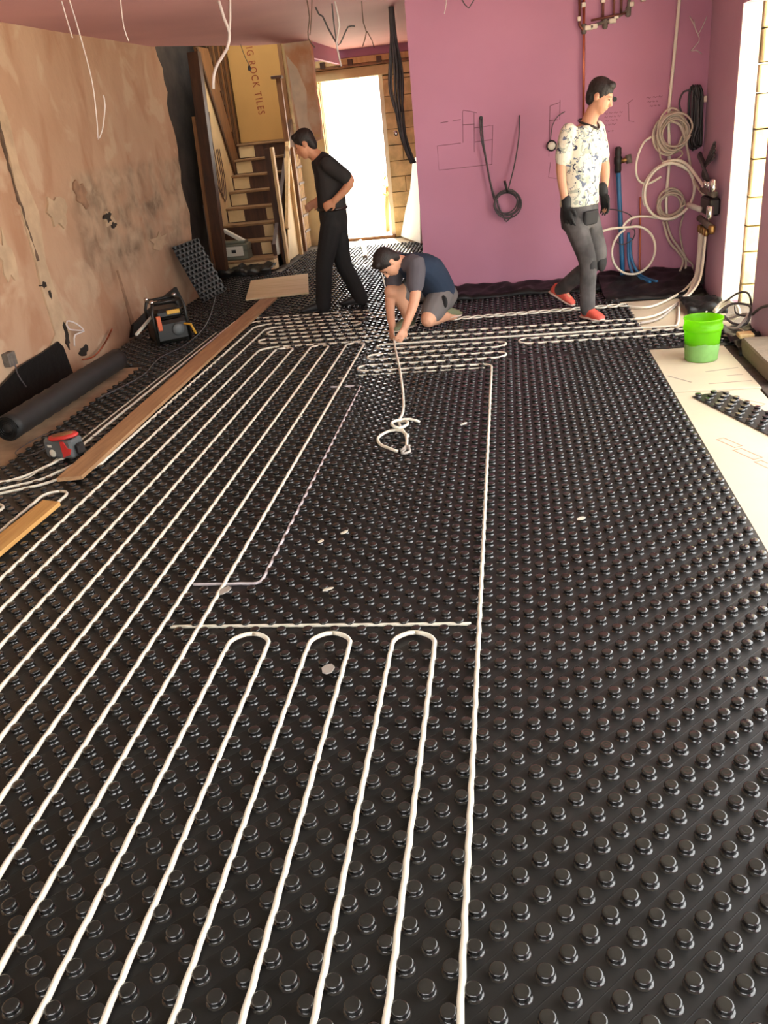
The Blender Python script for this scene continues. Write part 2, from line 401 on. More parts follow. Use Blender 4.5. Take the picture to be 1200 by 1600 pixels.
# filled chase running down the wall
strip_patch('filled_chase', [(3.70, 2.30), (3.73, 1.9), (3.74, 1.66), (3.70, 1.30), (3.72, 0.90), (3.70, 0.72), (3.72, 0.36), (3.50, 0.23), (3.52, 0.02)],
            [(3.80, 2.30), (3.87, 1.9), (3.84, 1.6), (3.95, 1.27), (3.86, 0.9), (3.88, 0.72), (3.94, 0.42), (3.80, 0.22), (3.72, 0.02)], 0.014, M['patch'], wl)
rc = random.Random(77)
lf = []; rt = []
for i in range(26):
    z_ = 2.05-0.045*i; c_ = 3.725-0.02*math.sin(z_*5)+rc.uniform(-0.008, 0.008); h_ = max(0.002, rc.uniform(-0.008, 0.022))
    lf.append((c_-h_, z_)); rt.append((c_+h_*0.8, z_))
strip_patch('crumbled_edge', lf, rt, 0.0165, M['chip'], wl)
for nm, y, z, a, b, mm, sd in (('plaster_hole', 5.13, 1.09, 0.085, 0.045, 'hole', 1), ('plaster_hole', 5.22, 1.01, 0.05, 0.03, 'hole', 2), ('plaster_hole', 3.74, 0.745, 0.05, 0.025, 'hole', 3), ('plaster_hole', 3.80, 0.66, 0.025, 0.05, 'hole', 4),
                               ('plaster_hole', 3.88, 0.30, 0.035, 0.10, 'hole', 5), ('old_skim_patch', 4.25, 1.25, 0.16, 0.14, 'patch', 6), ('old_skim_patch', 5.15, 1.07, 0.13, 0.09, 'patch', 7), ('old_skim_patch', 6.2, 0.72, 0.22, 0.10, 'patch', 8), ('old_skim_patch', 3.35, 1.0, 0.12, 0.2, 'patch', 9),
                               ('plaster_stain', 4.72, 1.33, 0.13, 0.11, 'stain', 10), ('plaster_hole', 4.1, 0.12, 0.09, 0.05, 'hole', 12)):
    blotch(nm, y, z, a, b, 0.015 if mm == 'hole' else 0.0125, M[mm], wl, seed=sd)
strip_patch('plaster_crack', [(5.07, 0.62), (5.09, 0.33), (5.11, 0.08)], [(5.10, 0.62), (5.15, 0.33), (5.20, 0.08)], 0.011, M['stain'], wl)
# dark void behind the wall end
struct('wall_void', MB().box(-4.3, -4.05, 7.0, YEND, -0.15, 3.9).box(-4.1, WL-0.02, 6.95, 7.05, -0.15, 3.9), M['dark_block'], 'dark bare blockwork in the gap beside the staircase')
# pink back wall, hall wall, right wall
struct('wall_back', MB().box(-0.69, WR+0.2, WB, WB+0.12, -0.05, H), M['pink'], 'pink plasterboard wall with pencilled boxes and pipework')
struct('wall_hall', MB().box(-0.69, -0.57, WB+0.12, YEND, -0.05, H), M['pink'])
rw = MB().box(WR, 2.04, 4.88, WB+0.12, -0.05, H).box(WR, 2.08, 3.92, 4.88, 2.17, H).box(WR, 2.04, 3.22, 3.92, -0.05, H).box(WR, 2.08, -4.2, 3.22, 2.25, H).box(WR, 2.08, -4.2, -2.0, -0.05, H)
wr = struct('wall_right', rw, M['pink_r'], 'lilac pink plasterboard wall with a bright doorway opening')
MB().box(WR+0.004, 2.04, 4.872, 4.8795, 0.0, 2.17).build('opening_lining', M['white_reveal'], wr)
MB().box(WR+0.004, 2.04, 3.9205, 3.928, 0.0, 2.17).build('opening_lining', M['white_reveal'], wr)
rs = random.Random(3)
for (y0, y1) in ((4.86, 5.5), (3.3, 3.95)):
    z = -0.1; k = 0
    while z < 2.5:
        h = rs.uniform(0.2, 0.3); dj = rs.uniform(-0.03, 0.03)
        MB().box(2.06, 2.34+rs.uniform(-.02, .02), y0+(dj if y0 > 4 else 0), y1+(dj if y0 < 4 else 0), z+0.006, z+h-0.006, 0.008).build('stone_block', M['stone'], wr)
        z += h; k += 1
struct('wall_behind', MB().box(-3.8, 2.25, -4.35, -4.2, 2.1, H).box(-3.8, -2.3, -4.35, -4.2, -0.1, 2.1).box(1.5, 2.25, -4.35, -4.2, -0.1, 2.1), M['pink'])
# far hall wall around the bright doorway
fw = MB().box(-4.3, -2.5, YEND+0.12, YEND+0.3, -0.1, 3.9).box(-1.56, -0.5, YEND+0.12, YEND+0.3, -0.1, H).box(-2.5, -1.56, YEND+0.12, YEND+0.3, 2.22, 3.9)
wf = struct('wall_far', fw, M['mortar'], 'blockwork wall around the bright far doorway')
def blocks(x0, x1, z0, z1, nm='wall_block'):
    z = z0; r = 0
    while z < z1-0.02:
        h = min(0.215, z1-z); x = x0 - (0.22 if r % 2 else 0)
        while x < x1-0.01:
            a, b = max(x, x0), min(x+0.44, x1)
            if b-a > 0.03: MB().box(a+0.005, b-0.005, YEND+rs.uniform(0.0, 0.01), YEND+0.13, z+0.005, z+h-0.005).build(nm, M['yellow_block'], wf)
            x += 0.44
        z += 0.215; r += 1
blocks(-1.56, -0.69, 0.0, 2.2); blocks(-2.95, -2.5, 1.5, 2.2)
MB().box(-2.6, -0.69, YEND-0.02, YEND+0.13, 2.215, 2.345, 0.006).build('lintel', M['cream'], wf)
MB().box(-2.6, -0.69, YEND-0.08, YEND+0.13, 2.352, 2.385, 0.004).build('timber_batten', M['wood_mid'], wf)
MB().box(-2.6, -0.69, YEND-0.05, YEND+0.13, 2.39, 2.47, 0.004).build('timber_batten', M['wood_pale'], wf)
MB().box(-2.6, -0.69, YEND-0.03, YEND+0.13, 2.475, H).build('pink_strip', M['pink'], wf)
for x in (-2.38, -1.98, -1.57, -1.3):
    MB().box(x-0.035, x+0.035, YEND-0.10, YEND-0.05, 2.37, 2.45, 0.004).build('joist_hanger', M['wood_dark'], wf)
MB().box(-1.62, -1.56, YEND+0.05, YEND+0.3, 0, 2.22).build('door_lining', M['white_reveal'], wf)
MB().box(-2.5, -1.56, YEND-0.02, YEND+0.3, -0.03, 0.04, 0.005).build('threshold', M['wood_mid'], wf)
# plaster stub and bulkhead on the left of the hall
st = MB().prism([(-2.43, H), (-2.11, H), (-2.10, 2.3), (-2.12, 2.1), (-2.095, 1.8), (-2.11, 1.5), (-2.2, 1.47), (-2.33, 1.52), (-2.40, 1.5), (-2.42, 2.0)], 'y', 8.55, 8.68)
ws = struct('wall_stub', st, M['rust'], 'rough broken plaster pier left of the far doorway')
MB().prism([(-2.41, 2.45), (-2.30, 2.3), (-2.22, 2.05), (-2.25, 1.75), (-2.19, 1.54), (-2.36, 1.54), (-2.395, 2.0)], 'y', 8.538, 8.56).build('grey_skim_patch', M['skim'], ws)
MB().box(-2.40, -2.12, 8.53, 8.56, 1.53, 1.56).build('cut_batten', M['wood_pale'], ws)
struct('trim_bulkhead', MB().box(-2.17, -2.11, 8.68, YEND-0.1, 2.40, H), M['pink'])
struct('wall_stair_back', MB().box(-4.05, -2.51, 10.74, YEND+0.119, -0.1, 3.9), M['cream'])
struct('wall_stair_side', MB().box(-2.3, -2.12, 7.0, YEND+0.1, H+0.26, 3.9), M['cream'])
struct('wall_sun_blocker', MB().box(-4.3, -2.12, 9.9, 10.0, 4.0, 7.5), M['cream'])  # unseen wall added to keep direct sun out of the stairwell ceiling opening
struct('wall_stair_front', MB().box(-4.3, -2.12, 6.9, 7.0, H+0.26, 3.9), M['cream'])
struct('ceiling_stair', MB().box(-4.3, -2.12, 6.9, 8.3, 3.9, 4.0).box(-4.3, -2.12, 9.9, YEND+0.3, 3.9, 4.0).box(-4.3, -3.9, 8.3, 9.9, 3.9, 4.0).box(-2.4, -2.12, 8.3, 9.9, 3.9, 4.0), M['cream'], 'stairwell ceiling with an opening added to light the stairs')  # opening added out of view so sky light brightens the stairs
# insulation boards
boards = [('foil', -2.60, -0.72, 9.96, 10.62, 'pale board on the floor just inside the far doorway'), ('foil', 0.30, 1.62, 2.532, 3.66, 'pale foil insulation board under the green bucket'), ('foil', 0.30, 1.60, 0.0, 2.51, 'pale insulation board with red print under the dimpled off-cut'),
          ('foil', 0.30, 1.60, -2.6, -0.01, 'pale insulation board nearest the camera along the mat edge'), ('foil', 0.9, 1.84, 3.67, 5.1, 'sunlit insulation board below the pipe manifold'),
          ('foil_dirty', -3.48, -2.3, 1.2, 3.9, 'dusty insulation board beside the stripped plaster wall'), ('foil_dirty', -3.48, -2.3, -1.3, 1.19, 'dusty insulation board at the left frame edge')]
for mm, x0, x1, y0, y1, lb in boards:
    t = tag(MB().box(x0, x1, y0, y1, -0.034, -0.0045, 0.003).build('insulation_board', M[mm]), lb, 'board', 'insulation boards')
    if lb.startswith('pale insulation board with red'):
        pr = MB()
        def rect(cx, cy, w, h, a, t_=0.006):
            R = Matrix.Translation((cx, cy, -0.0043)) @ Matrix.Rotation(a, 4, 'Z'); b = MB()
            for q in ((-w/2, w/2, -h/2, -h/2+t_), (-w/2, w/2, h/2-t_, h/2), (-w/2, -w/2+t_, -h/2, h/2), (w/2-t_, w/2, -h/2, h/2)):
                b.box(q[0], q[1], q[2], q[3], 0, 0.0006)
            b.xform(R); pr.add(b.v, b.f)
        A = -1.1
        rect(1.235, 1.66, 0.14, 0.05, A); rect(1.285, 1.50, 0.15, 0.055, A); rect(1.33, 1.36, 0.10, 0.045, A)
        rect(1.46, 2.30, 0.25, 0.05, -0.8); rect(1.40, 1.12, 0.10, 0.05, A)
        pr.build('red_print', M['print_red'], t)
        pg = MB(); keep = pr; pr = pg
        for i in range(4): rect(1.345+0.012*i, 1.27-0.03*i, 0.012, 0.05, A+0.3*(i % 2))
        for i in range(5): rect(1.30+0.012*i, 0.98-0.03*i, 0.012, 0.05, A+0.3*(i % 2))
        pg.build('grey_print', M['print_grey'], t)
    if 'green bucket' in lb:
        pg = MB()
        for cx, cy, w, a in ((1.19, 2.78, 0.2, -0.95), (1.47, 2.66, 0.26, 0.08), (1.48, 2.93, 0.22, 0.25), (1.53, 2.80, 0.10, 0.1)):
            b = MB().box(-w/2, w/2, -0.006, 0.006, 0, 0.0006).xform(Matrix.Translation((cx, cy, -0.0043)) @ Matrix.Rotation(a, 4, 'Z')); pg.add(b.v, b.f)
        pg.build('pencil_line', M['print_grey'], t)
struct('trench_edge', MB().box(1.62, WR, 0.0, 3.66, -0.034, -0.012), M['earth'], 'dark earth strip between the insulation boards and right wall')

# ================================================================== PIPES (paths first, the mat needs them)
PR_ = 0.0082; ZP = 0.0112
def wig(pts):
    """resample a planar polyline to 25 mm and let it weave slightly between the knobs"""
    out = []
    for i in range(len(pts)-1):
        a = Vector(pts[i]); b = Vector(pts[i+1]); n = max(1, int(round((b-a).length/0.025)))
        for k in range(n):
            out.append(a + (b-a)*(k/n))
    out.append(Vector(pts[-1]))
    res = []
    for i, p in enumerate(out):
        t = (out[min(i+1, len(out)-1)]-out[max(i-1, 0)])
        nrm = Vector((-t.y, t.x, 0)); nrm = nrm.normalized() if nrm.length > 0 else nrm
        ph = (p.x if abs(t.x) > abs(t.y) else p.y)
        res.append(p + nrm*0.0013*math.sin(2*PI*ph/0.1 + (0.9 if abs(t.x) > abs(t.y) else 0)))
    return res
def route(cmds, z=ZP):
    """list of (x, y) corners with an optional fillet radius"""
    P = []
    n = len(cmds)
    for i, c in enumerate(cmds):
        x, y = c[0], c[1]; r = c[2] if len(c) > 2 else 0.0
        if r > 0 and 0 < i < n-1:
            p = Vector((x, y, z)); a = Vector((cmds[i-1][0], cmds[i-1][1], z)); b = Vector((cmds[i+1][0], cmds[i+1][1], z))
            d1 = (a-p).normalized(); d2 = (b-p).normalized(); ang = d1.angle(d2)
            cut = r/math.tan(ang/2); s = p+d1*cut; e = p+d2*cut; ctr = p + (d1+d2).normalized()*(r/math.sin(ang/2))
            v1 = s-ctr; v2 = e-ctr; tot = v1.angle(v2); ax = v1.cross(v2).normalized(); k = max(4, int(tot*r/0.02))
            for j in range(k+1): P.append(ctr + Matrix.Rotation(tot*j/k, 3, ax) @ v1)
        else: P.append(Vector((x, y, z)))
    return P
K = lambda k: -0.15*k
UR = 0.0749
yb = -1.95
pathA = [(1.40, 4.075), (-0.93, 4.075, UR), (-0.93, 3.925, UR), (0.10, 3.925, UR), (0.10, 3.775, UR), (-0.96, 3.775, UR), (-0.96, 3.625, UR), (0.10, 3.625, UR), (0.10, 3.475, UR), (-0.99, 3.475, UR), (-0.99, 3.325, UR), (0.0, 3.325, 0.10)]
pathA += [(0, yb, UR), (K(1), yb, UR), (K(1), -0.078, UR), (K(2), -0.078, UR), (K(2), yb, UR), (K(3), yb, UR), (K(3), -0.078, UR), (K(4), -0.078, UR), (K(4), yb, UR), (K(5), yb, UR), (K(5), -0.078, UR), (K(6), -0.078, UR), (K(6), yb, UR), (K(7), yb, UR), (K(7), 4.18, UR), (K(8), 4.18, UR), (K(8), yb, UR), (K(9), yb, UR), (K(9), 4.17, UR), (K(10), 4.17, UR), (K(10), yb, UR), (K(11), yb, UR), (K(11), 4.155, UR), (K(12), 4.155, UR), (K(12), yb, UR), (K(13), yb, UR), (K(13), 4.225, 0.16), (1.15, 4.225)]
pathB = [(-0.72, 4.675), (-2.04, 4.675, UR), (-2.04, 4.825, UR), (-1.20, 4.825, UR), (-1.20, 4.975, UR), (K(14), 4.975, 0.13), (K(14), -0.6)]
pathC = [(-0.95, 5.125), (-2.24, 5.125, 0.16), (-2.24, 1.66, 0.12), (-2.46, 1.43, 0.2), (-2.72, 1.29, 0.2), (-3.05, 1.28)]
pathD = [(-1.0, 5.275), (-2.39, 5.275, 0.16), (-2.39, 1.74, 0.12), (-2.50, 1.50, 0.12), (-2.74, 1.36, 0.2), (-3.05, 1.35)]
pathE = [(-1.2, 5.425), (-2.52, 5.425, 0.16), (-2.52, 1.85, 0.2), (-2.63, 1.56, 0.2), (-2.80, 1.44, 0.2), (-3.05, 1.42)]
pathE2 = [(-2.575, 4.9), (-2.575, 1.7, 0.15), (-2.62, 1.50, 0.05), (-3.05, 1.50)]
pathF = [(-0.72, 4.525), (-2.04, 4.525, UR), (-2.04, 4.375, UR), (1.12, 4.375)]
pathG = [(1.70, 3.975), (0.20, 3.975, UR), (0.20, 3.825, UR), (1.70, 3.825)]
pathH = [(-2.38, -0.8), (-2.38, 1.315, UR*.93), (-2.24, 1.315, UR*.93), (-2.24, -0.5)]
pathI = [(-2.68, -0.5), (-2.68, 1.17, UR), (-2.53, 1.17, UR), (-2.53, -0.5)]
pathDash = [(-1.17, -0.012), (-0.03, -0.012)]
pathPurple = [(-1.19, 0.30), (-0.90, 0.30, 0.03), (-0.90, 2.985, 0.03), (-1.14, 2.985)]
pathP2 = [(-1.10, 3.18), (-1.02, 3.18)]
pathRow = [(-1.0, 3.225), (-0.05, 3.235)]
pipes = [('A', pathA, PR_, 'pipe', 'long white serpentine heating pipe looping through the centre of the mat'),
         ('B', pathB, PR_, 'pipe', 'white heating pipe doubling back left of the crouching man'),
         ('C', pathC, PR_, 'pipe', 'white heating pipe hugging the right edge of the long plank'),
         ('D', pathD, PR_, 'pipe', 'white heating pipe running beneath the long plank'),
         ('E', pathE, PR_, 'pipe', 'white heating pipe left of the long plank beside the red-topped box'),
         ('E2', pathE2, 0.005, 'pipe_g', 'thin pale pipe leftmost of all, outside the long plank'),
         ('F', pathF, PR_, 'pipe', 'white heating pipe passing under the crouching man to the sunlit board'),
         ('G', pathG, PR_, 'pipe', 'white hairpin heating pipe in front of the walking man in coral trainers'),
         ('H', pathH, PR_, 'pipe', 'white hairpin heating pipe ending beside the short plank'),
         ('I', pathI, PR_, 'pipe', 'white hairpin heating pipe cut by the left frame edge'),
         ('Dash', pathDash, 0.0070, 'pipe', 'straight white pipe lying across just above the three hairpin bends'),
         ('Purple', pathPurple, 0.0065, 'pipe_l', 'thin lilac pipe with short hooked ends right of the serpentine'),
         ('P2', pathP2, 0.004, 'pipe', 'very short white pipe scrap between the far hairpins'),
         ('Row', pathRow, 0.004, 'pipe', 'thin white strip in front of the looped far rows')]
pipe_pts = []
for key, pth, r, mm, lb in pipes:
    pts = wig(route(pth, ZP if key not in ('Dash', 'Purple') else 0.0085))
    if key in ('Purple', 'Dash'):
        for p in pts: p.z = 0.0075
    else:
        zz = [ZP + (0.0055 if (abs((pts[min(i+1, len(pts)-1)]-pts[max(i-1, 0)]).y) > abs((pts[min(i+1, len(pts)-1)]-pts[max(i-1, 0)]).x) or p.y < 1.0) else 0.0) for i, p in enumerate(pts)]
        for i, p in enumerate(pts):
            w_ = zz[max(0, i-3):i+4]; p.z = sum(w_)/len(w_)
    if key != 'Dash': pipe_pts += pts
    tag(MB().tube(pts, r, 8).build('heating_pipe', M[mm], None, True), lb, 'pipe', 'underfloor heating pipes')
# chain-like pair of twisted pipes near the pink wall
for s, lb in ((1, 'far strand of the chain-like pipe pair before the pink wall'), (-1, 'near strand of the chain-like pipe pair before the pink wall')):
    pts = []
    x = -0.38
    while x < 1.13:
        y = 4.775 + 0.055*(x+0.38)
        pts.append(Vector((x, y + s*(0.004+0.036*math.sqrt(abs(math.sin(PI*x/0.096)))), 0.024)))
        x += 0.006
    tag(MB().tube(pts, 0.007, 6).build('twisted_pipe', M['pipe'], None, True), lb, 'pipe', 'underfloor heating pipes')

# ================================================================== DIMPLED MAT
rects = [(-2.90, 1.11, -3.3, 3.50), (-2.90, 1.72, 3.50, 4.06), (-2.90, 1.14, 4.06, 5.0), (-3.40, -2.90, 3.92, 5.0), (-3.42, 1.10, 5.0, 5.80), (-3.42, -0.72, 5.80, 8.2), (-2.78, -0.72, 8.2, 9.95)]
mat_root = thing('dimpled_floor_mat', 'black dimpled underfloor heating mat covering the whole floor', 'floor mat')
bm_ = MB()
for x0, x1, y0, y1 in rects: bm_.box(x0, x1, y0, y1, -0.0042, 0.0)
bm_.build('base_sheet', M['sheet'], mat_root)
grid = {}
for p in pipe_pts: grid.setdefault((int(p.x//0.05), int(p.y//0.05)), []).append(p)
def near_pipe(x, y, d=0.0185):
    gx, gy = int(x//0.05), int(y//0.05)
    for i in (-1, 0, 1):
        for j in (-1, 0, 1):
            for p in grid.get((gx+i, gy+j), ()):
                if (p.x-x)**2 + (p.y-y)**2 < d*d: return True
    return False
def knob_mesh(sides, fine):
    if fine: prof = [(0.0225, 0.0003), (0.0185, 0.0016), (0.0162, 0.0048), (0.0158, 0.0105), (0.0190, 0.0145), (0.0194, 0.0172), (0.0180, 0.0200), (0.0145, 0.0214), (0.0105, 0.0206), (0.0050, 0.0209)]
    else: prof = [(0.0205, 0.0003), (0.0162, 0.0048), (0.0158, 0.0105), (0.0194, 0.0158), (0.0178, 0.0201), (0.0125, 0.0212)]
    return MB().lathe(prof, sides=sides, cap0=False)
inv = cam.matrix_world.inverted()
def in_frame(x, y, m_=0.02):
    q = inv @ Vector((x, y, 0.01))
    if q.z > -0.1: return False
    u = q.x/-q.z*FPX+600; w = -q.y/-q.z*FPX+800
    return -20 < u < 1220 and -20 < w < 1625
pos = []
for x0, x1, y0, y1 in rects:
    i0 = int(math.ceil((x0+0.012-0.025)/0.05)); i1 = int(math.floor((x1-0.012-0.025)/0.05))
    j0 = int(math.ceil((y0+0.012)/0.05)); j1 = int(math.floor((y1-0.012)/0.05))
    for i in range(i0, i1+1):
        for j in range(j0, j1+1):
            if (i+j) % 2: continue
            x = 0.025+0.05*i; y = 0.05*j
            if y < -2.2: continue
            if near_pipe(x, y): continue
            pos.append((x, y))
cl = cam.location if False else cam.matrix_world.translation
vis = [p for p in pos if in_frame(*p)]
vis.sort(key=lambda p: (p[0]-cl.x)**2 + (p[1]-cl.y)**2)
near = vis[:300]; ns = set(near)
km = knob_mesh(14, True)
kme = bpy.data.meshes.new('knob'); kme.from_pydata(km.v, [], km.f); kme.update(); kme.polygons.foreach_set('use_smooth', [True]*len(kme.polygons)); kme.materials.append(M['knob'])
for x, y in near:
    o = bpy.data.objects.new('knob', kme); C.objects.link(o); o.parent = mat_root
    o.location = (x, y, 0); o.rotation_euler = (0, 0, random.uniform(0, 6)); s = random.uniform(0.95, 1.05); o.scale = (s, s, random.uniform(0.9, 1.08))
k2 = knob_mesh(10, False); big = MB(); 
for x, y in pos:
    if (x, y) in ns: continue
    n = len(big.v); s = 0.95+0.1*random.random()
    big.v += [(x+a*s, y+b*s, c) for a, b, c in k2.v]; big.f += [tuple(i+n for i in q) for q in k2.f]
o = big.build('knob_field', M['knob'], mat_root, True); o['kind'] = 'stuff'

def dimpled_piece(name, label, nx, ny, pitch, mtx, th=0.002, mk=None):
    me_ = kme
    if mk:
        me_ = kme.copy(); me_.materials.clear(); me_.materials.append(mk)
    t = thing(name, label, 'mat')
    t.matrix_world = mtx
    w, h = nx*pitch/2, ny*pitch/2
    MB().box(0, w, 0, h, -th, 0).build('sheet', mk or M['sheet'], t)
    for i in range(nx):
        for j in range(ny):
            if (i+j) % 2: continue
            o = bpy.data.objects.new('knob', me_); C.objects.link(o); o.parent = t
            o.location = ((i+0.5)*pitch/2, (j+0.5)*pitch/2, 0)
    return t
# off-cut strip lying on the boards at the right
ang = math.atan2(1.72-2.43, 1.55-1.235)
dimpled_piece('mat_offcut', 'narrow black dimpled mat off-cut lying on the pale boards', 18, 4, 0.1,
              Matrix.Translation((1.195, 2.41, 0.002)) @ Matrix.Rotation(math.radians(-70), 4, 'Z'))
# sheet leaning on the left wall
def lean_matrix(o, ux, uy):
    ux = Vector(ux).normalized(); uy = Vector(uy); n = ux.cross(uy).normalized(); uy = n.cross(ux)
    m = Matrix.Identity(4)
    for i in range(3): m[i][0] = ux[i]; m[i][1] = uy[i]; m[i][2] = n[i]; m[i][3] = o[i]
    return m
dimpled_piece('leaning_mat_sheet', 'black dimpled mat sheet propped against the left wall beside the staircase', 13, 13, 0.1,
              lean_matrix((-3.20, 6.36, 0.03), (0.10, 1.0, 0.0), (-0.235, 0.06, 0.60)), mk=M['knob_dull'])

# ================================================================== LOOSE CABLE ON THE MAT
cable('loose_pipe', [(-1.45, 7.9, 0.03), (-1.31, 7.22, 0.03), (-1.15, 6.3, 0.035), (-1.0, 5.42, 0.035), (-0.87, 4.6, 0.04), (-0.775, 3.94, 0.035), (-0.69, 3.45, 0.03), (-0.625, 3.05, 0.03), (-0.56, 2.6, 0.03), (-0.53, 2.3, 0.03), (-0.535, 2.13, 0.032), (-0.50, 1.99, 0.035), (-0.46, 1.86, 0.03), (-0.445, 1.70, 0.028)], 0.0085, M['pipe'], 'loose pale pipe trailing down the mat from the crouching man', 'pipe')
cable('pipe_offcut', [(-0.41, 2.11, 0.03), (-0.47, 2.14, 0.04), (-0.55, 2.09, 0.05), (-0.56, 2.0, 0.06), (-0.51, 1.95, 0.055), (-0.47, 2.02, 0.05), (-0.49, 2.10, 0.045), (-0.54, 2.12, 0.03)], 0.0085, M['pipe'], 'small white knot of pipe around the loose pipe end', 'pipe')
cable('pipe_offcut', [(-0.45, 1.86, 0.035), (-0.50, 1.945, 0.04), (-0.57, 1.965, 0.035), (-0.625, 1.88, 0.03), (-0.60, 1.77, 0.03), (-0.53, 1.69, 0.03), (-0.49, 1.655, 0.028)], 0.0085, M['pipe'], 'white curled pipe end lying open on the mat, nearest of the tangle', 'pipe')
cable('crumpled_tape', [(-0.47, 1.66, 0.026), (-0.44, 1.70, 0.04), (-0.42, 1.64, 0.03), (-0.46, 1.62, 0.03), (-0.43, 1.73, 0.03)], 0.007, M['pipe_gr'], 'crumpled grey tape at the end of the loose pipe', 'tape', step=0.012)
for x, y, sx, sy, a, lb in ((-0.145, 2.06, 0.035, 0.018, 0.5, 'white scrap on the mat midway between loose pipe and right-hand run'), (-1.19, 2.34, 0.03, 0.02, -0.5, 'white scrap between the far serpentine runs'), (-0.62, 0.71, 0.03, 0.014, 0.5, 'cream scrap right of the lilac pipe, upper of two'),
                            (-0.71, 0.63, 0.025, 0.012, 0.6, 'cream scrap right of the lilac pipe, lower of two'), (-0.60, 0.22, 0.04, 0.013, 0.2, 'cream sliver above the long crosswise pipe'), (-1.03, 0.22, 0.06, 0.04, 0.4, 'crumpled clear tape where the lilac pipe crosses the serpentine'), (0.42, 0.78, 0.03, 0.02, 0.2, 'pale scrap among the knobs right of the long run'),
                            (-0.50, -0.30, 0.035, 0.05, 0.2, 'dull grey flake inside the middle hairpin')):
    b = MB()
    n = 7
    ring = [(sx*(0.5+0.2*random.random())*math.cos(2*PI*i/n), sy*(0.5+0.2*random.random())*math.sin(2*PI*i/n)) for i in range(n)]
    b.prism(ring, 'z', 0.0, 0.004)
    b.v = [(q[0], q[1], q[2]+0.15*q[0]) for q in b.v]
    b.xform(Matrix.Translation((x, y, 0.0215)) @ Matrix.Rotation(a, 4, 'Z'))
    tag(b.build('scrap', M['whitepoly' if 'white' in lb else ('pipe_gr' if 'grey' in lb or 'clear' in lb else 'clip')]), lb, 'scrap', 'scraps on the mat')

# ================================================================== PLANKS AND PLYWOOD
def slab(name, corners, z0, th, m, label, cat):
    """a board given by its four floor corners"""
    v = [(x, y, z0) for x, y in corners] + [(x, y, z0+th) for x, y in corners]
    o = mkobj(name, v, [(3, 2, 1, 0), (4, 5, 6, 7), (0, 1, 5, 4), (1, 2, 6, 5), (2, 3, 7, 6), (3, 0, 4, 7)], m)
    return tag(o, label, cat)
slab('plank', [(-2.375, 1.42), (-2.235, 1.44), (-2.33, 6.27), (-2.50, 6.20)], 0.0255, 0.022, M['plank'], 'long reddish plank laid along the pipes on the left', 'plank')
slab('plank', [(-2.38, -0.4), (-2.245, -0.4), (-2.19, 1.10), (-2.30, 1.13)], 0.0255, 0.022, M['plank2'], 'short honey-coloured plank at the left frame edge', 'plank')
slab('plywood_sheet', [(-2.70, 6.33), (-2.02, 6.45), (-2.30, 7.70), (-2.97, 7.50)], 0.0215, 0.018, M['ply'], 'pale plywood sheet at the foot of the staircase', 'board')

# ================================================================== STAIRCASE
stc = thing('staircase', 'narrow dogleg staircase with worn brown and cream steps', 'staircase', (0, 0, 0))
XL, XRt = -3.72, -2.95
nst = 8
for i in range(nst):
    zt = 0.155 + 0.195*i; yn = 8.55 + 0.25*i
    if i == 0:
        ring = [(XL+0.02, 8.62), (XL+0.02, 8.42), (XL+0.3, 8.36), (-3.05, 8.42), (-2.92, 8.5), (-2.9, 8.62), (-2.9, 8.85), (XL+0.02, 8.85)]
        MB().prism(ring, 'z', 0.0, zt-0.03).build('riser', M['cream'], stc)
        ring2 = [(x, y-0.02 if y < 8.6 else y) for x, y in ring]
        MB().prism(ring2, 'z', zt-0.03, zt).build('tread', M['tread'], stc)
        continue
    MB().box(XL, XRt, yn, yn+0.02, zt-0.195, zt-0.03).build('riser', M['wood_dark'], stc)
    MB().box(XL, XRt, yn-0.025, yn+0.27, zt-0.03, zt, 0.006).build('tread', M['tread'], stc)
    if i >= 3: MB().box(XL+0.02, XL+0.25, yn-0.004, yn, zt-0.185, zt-0.035).build('painted_patch', M['cream'], stc)
    if i in (1, 2, 3): MB().box(XRt-0.2, XRt-0.06, yn-0.005, yn, zt-0.185, zt-0.035).build('painted_patch', M['cream'], stc)
MB().box(XL, XRt, 10.3, 10.72, 1.49, 1.525).build('landing', M['wood_mid'], stc)
# right closed string and newel
MB().prism([(8.62, 0.0), (8.62, 0.30), (10.5, 1.78), (10.5, 1.45), (8.9, 0.0)], 'x', -2.95, -2.90).build('string_board', M['wood_dark'], stc)
# balustrade frame: newels, brace, rails, rough laths
MB().prism([(-2.955, 0.0), (-2.875, 0.0), (-2.875, 1.45), (-2.955, 1.45)], 'y', 8.92, 9.0).build('newel_post', M['wood_dark'], stc)
MB().box(-2.872, -2.835, 8.90, 8.99, 0.0, 1.46, 0.004).build('post_edge', M['wood_pale'], stc)
MB().box(-2.90, -2.83, 9.84, 9.9, 1.4, 2.28, 0.004).build('upper_newel', M['wood_mid'], stc)
MB().box(-2.955, -2.81, 9.80, 9.94, 2.28, 2.315, 0.004).build('newel_cap', M['wood_dark'], stc)
MB().prism([(8.98, 0.02), (9.7, 0.02), (9.7, 1.3), (9.55, 1.3)], 'x', -2.86, -2.845).build('spandrel_panel', M['cream'], stc)
MB().prism([(9.0, 0.45), (9.08, 0.42), (9.78, 1.5), (9.70, 1.5)], 'x', -2.845, -2.80).build('brace', M['wood_pale'], stc)
MB().box(-2.845, -2.80, 9.62, 9.68, 0.0, 1.45, 0.004).build('baluster', M['wood_pale'], stc)
MB().box(-2.845, -2.80, 9.90, 9.97, 0.0, 1.42, 0.004).build('baluster', M['wood_mid'], stc)
for k in range(7):
    y = 10.02+0.045*k
    MB().box(-2.84, -2.81, y, y+0.022, 0.02, 1.35-0.05*(k % 3), 0.002).build('lath', M['wood_pale' if k % 2 else 'wood_mid'], stc)
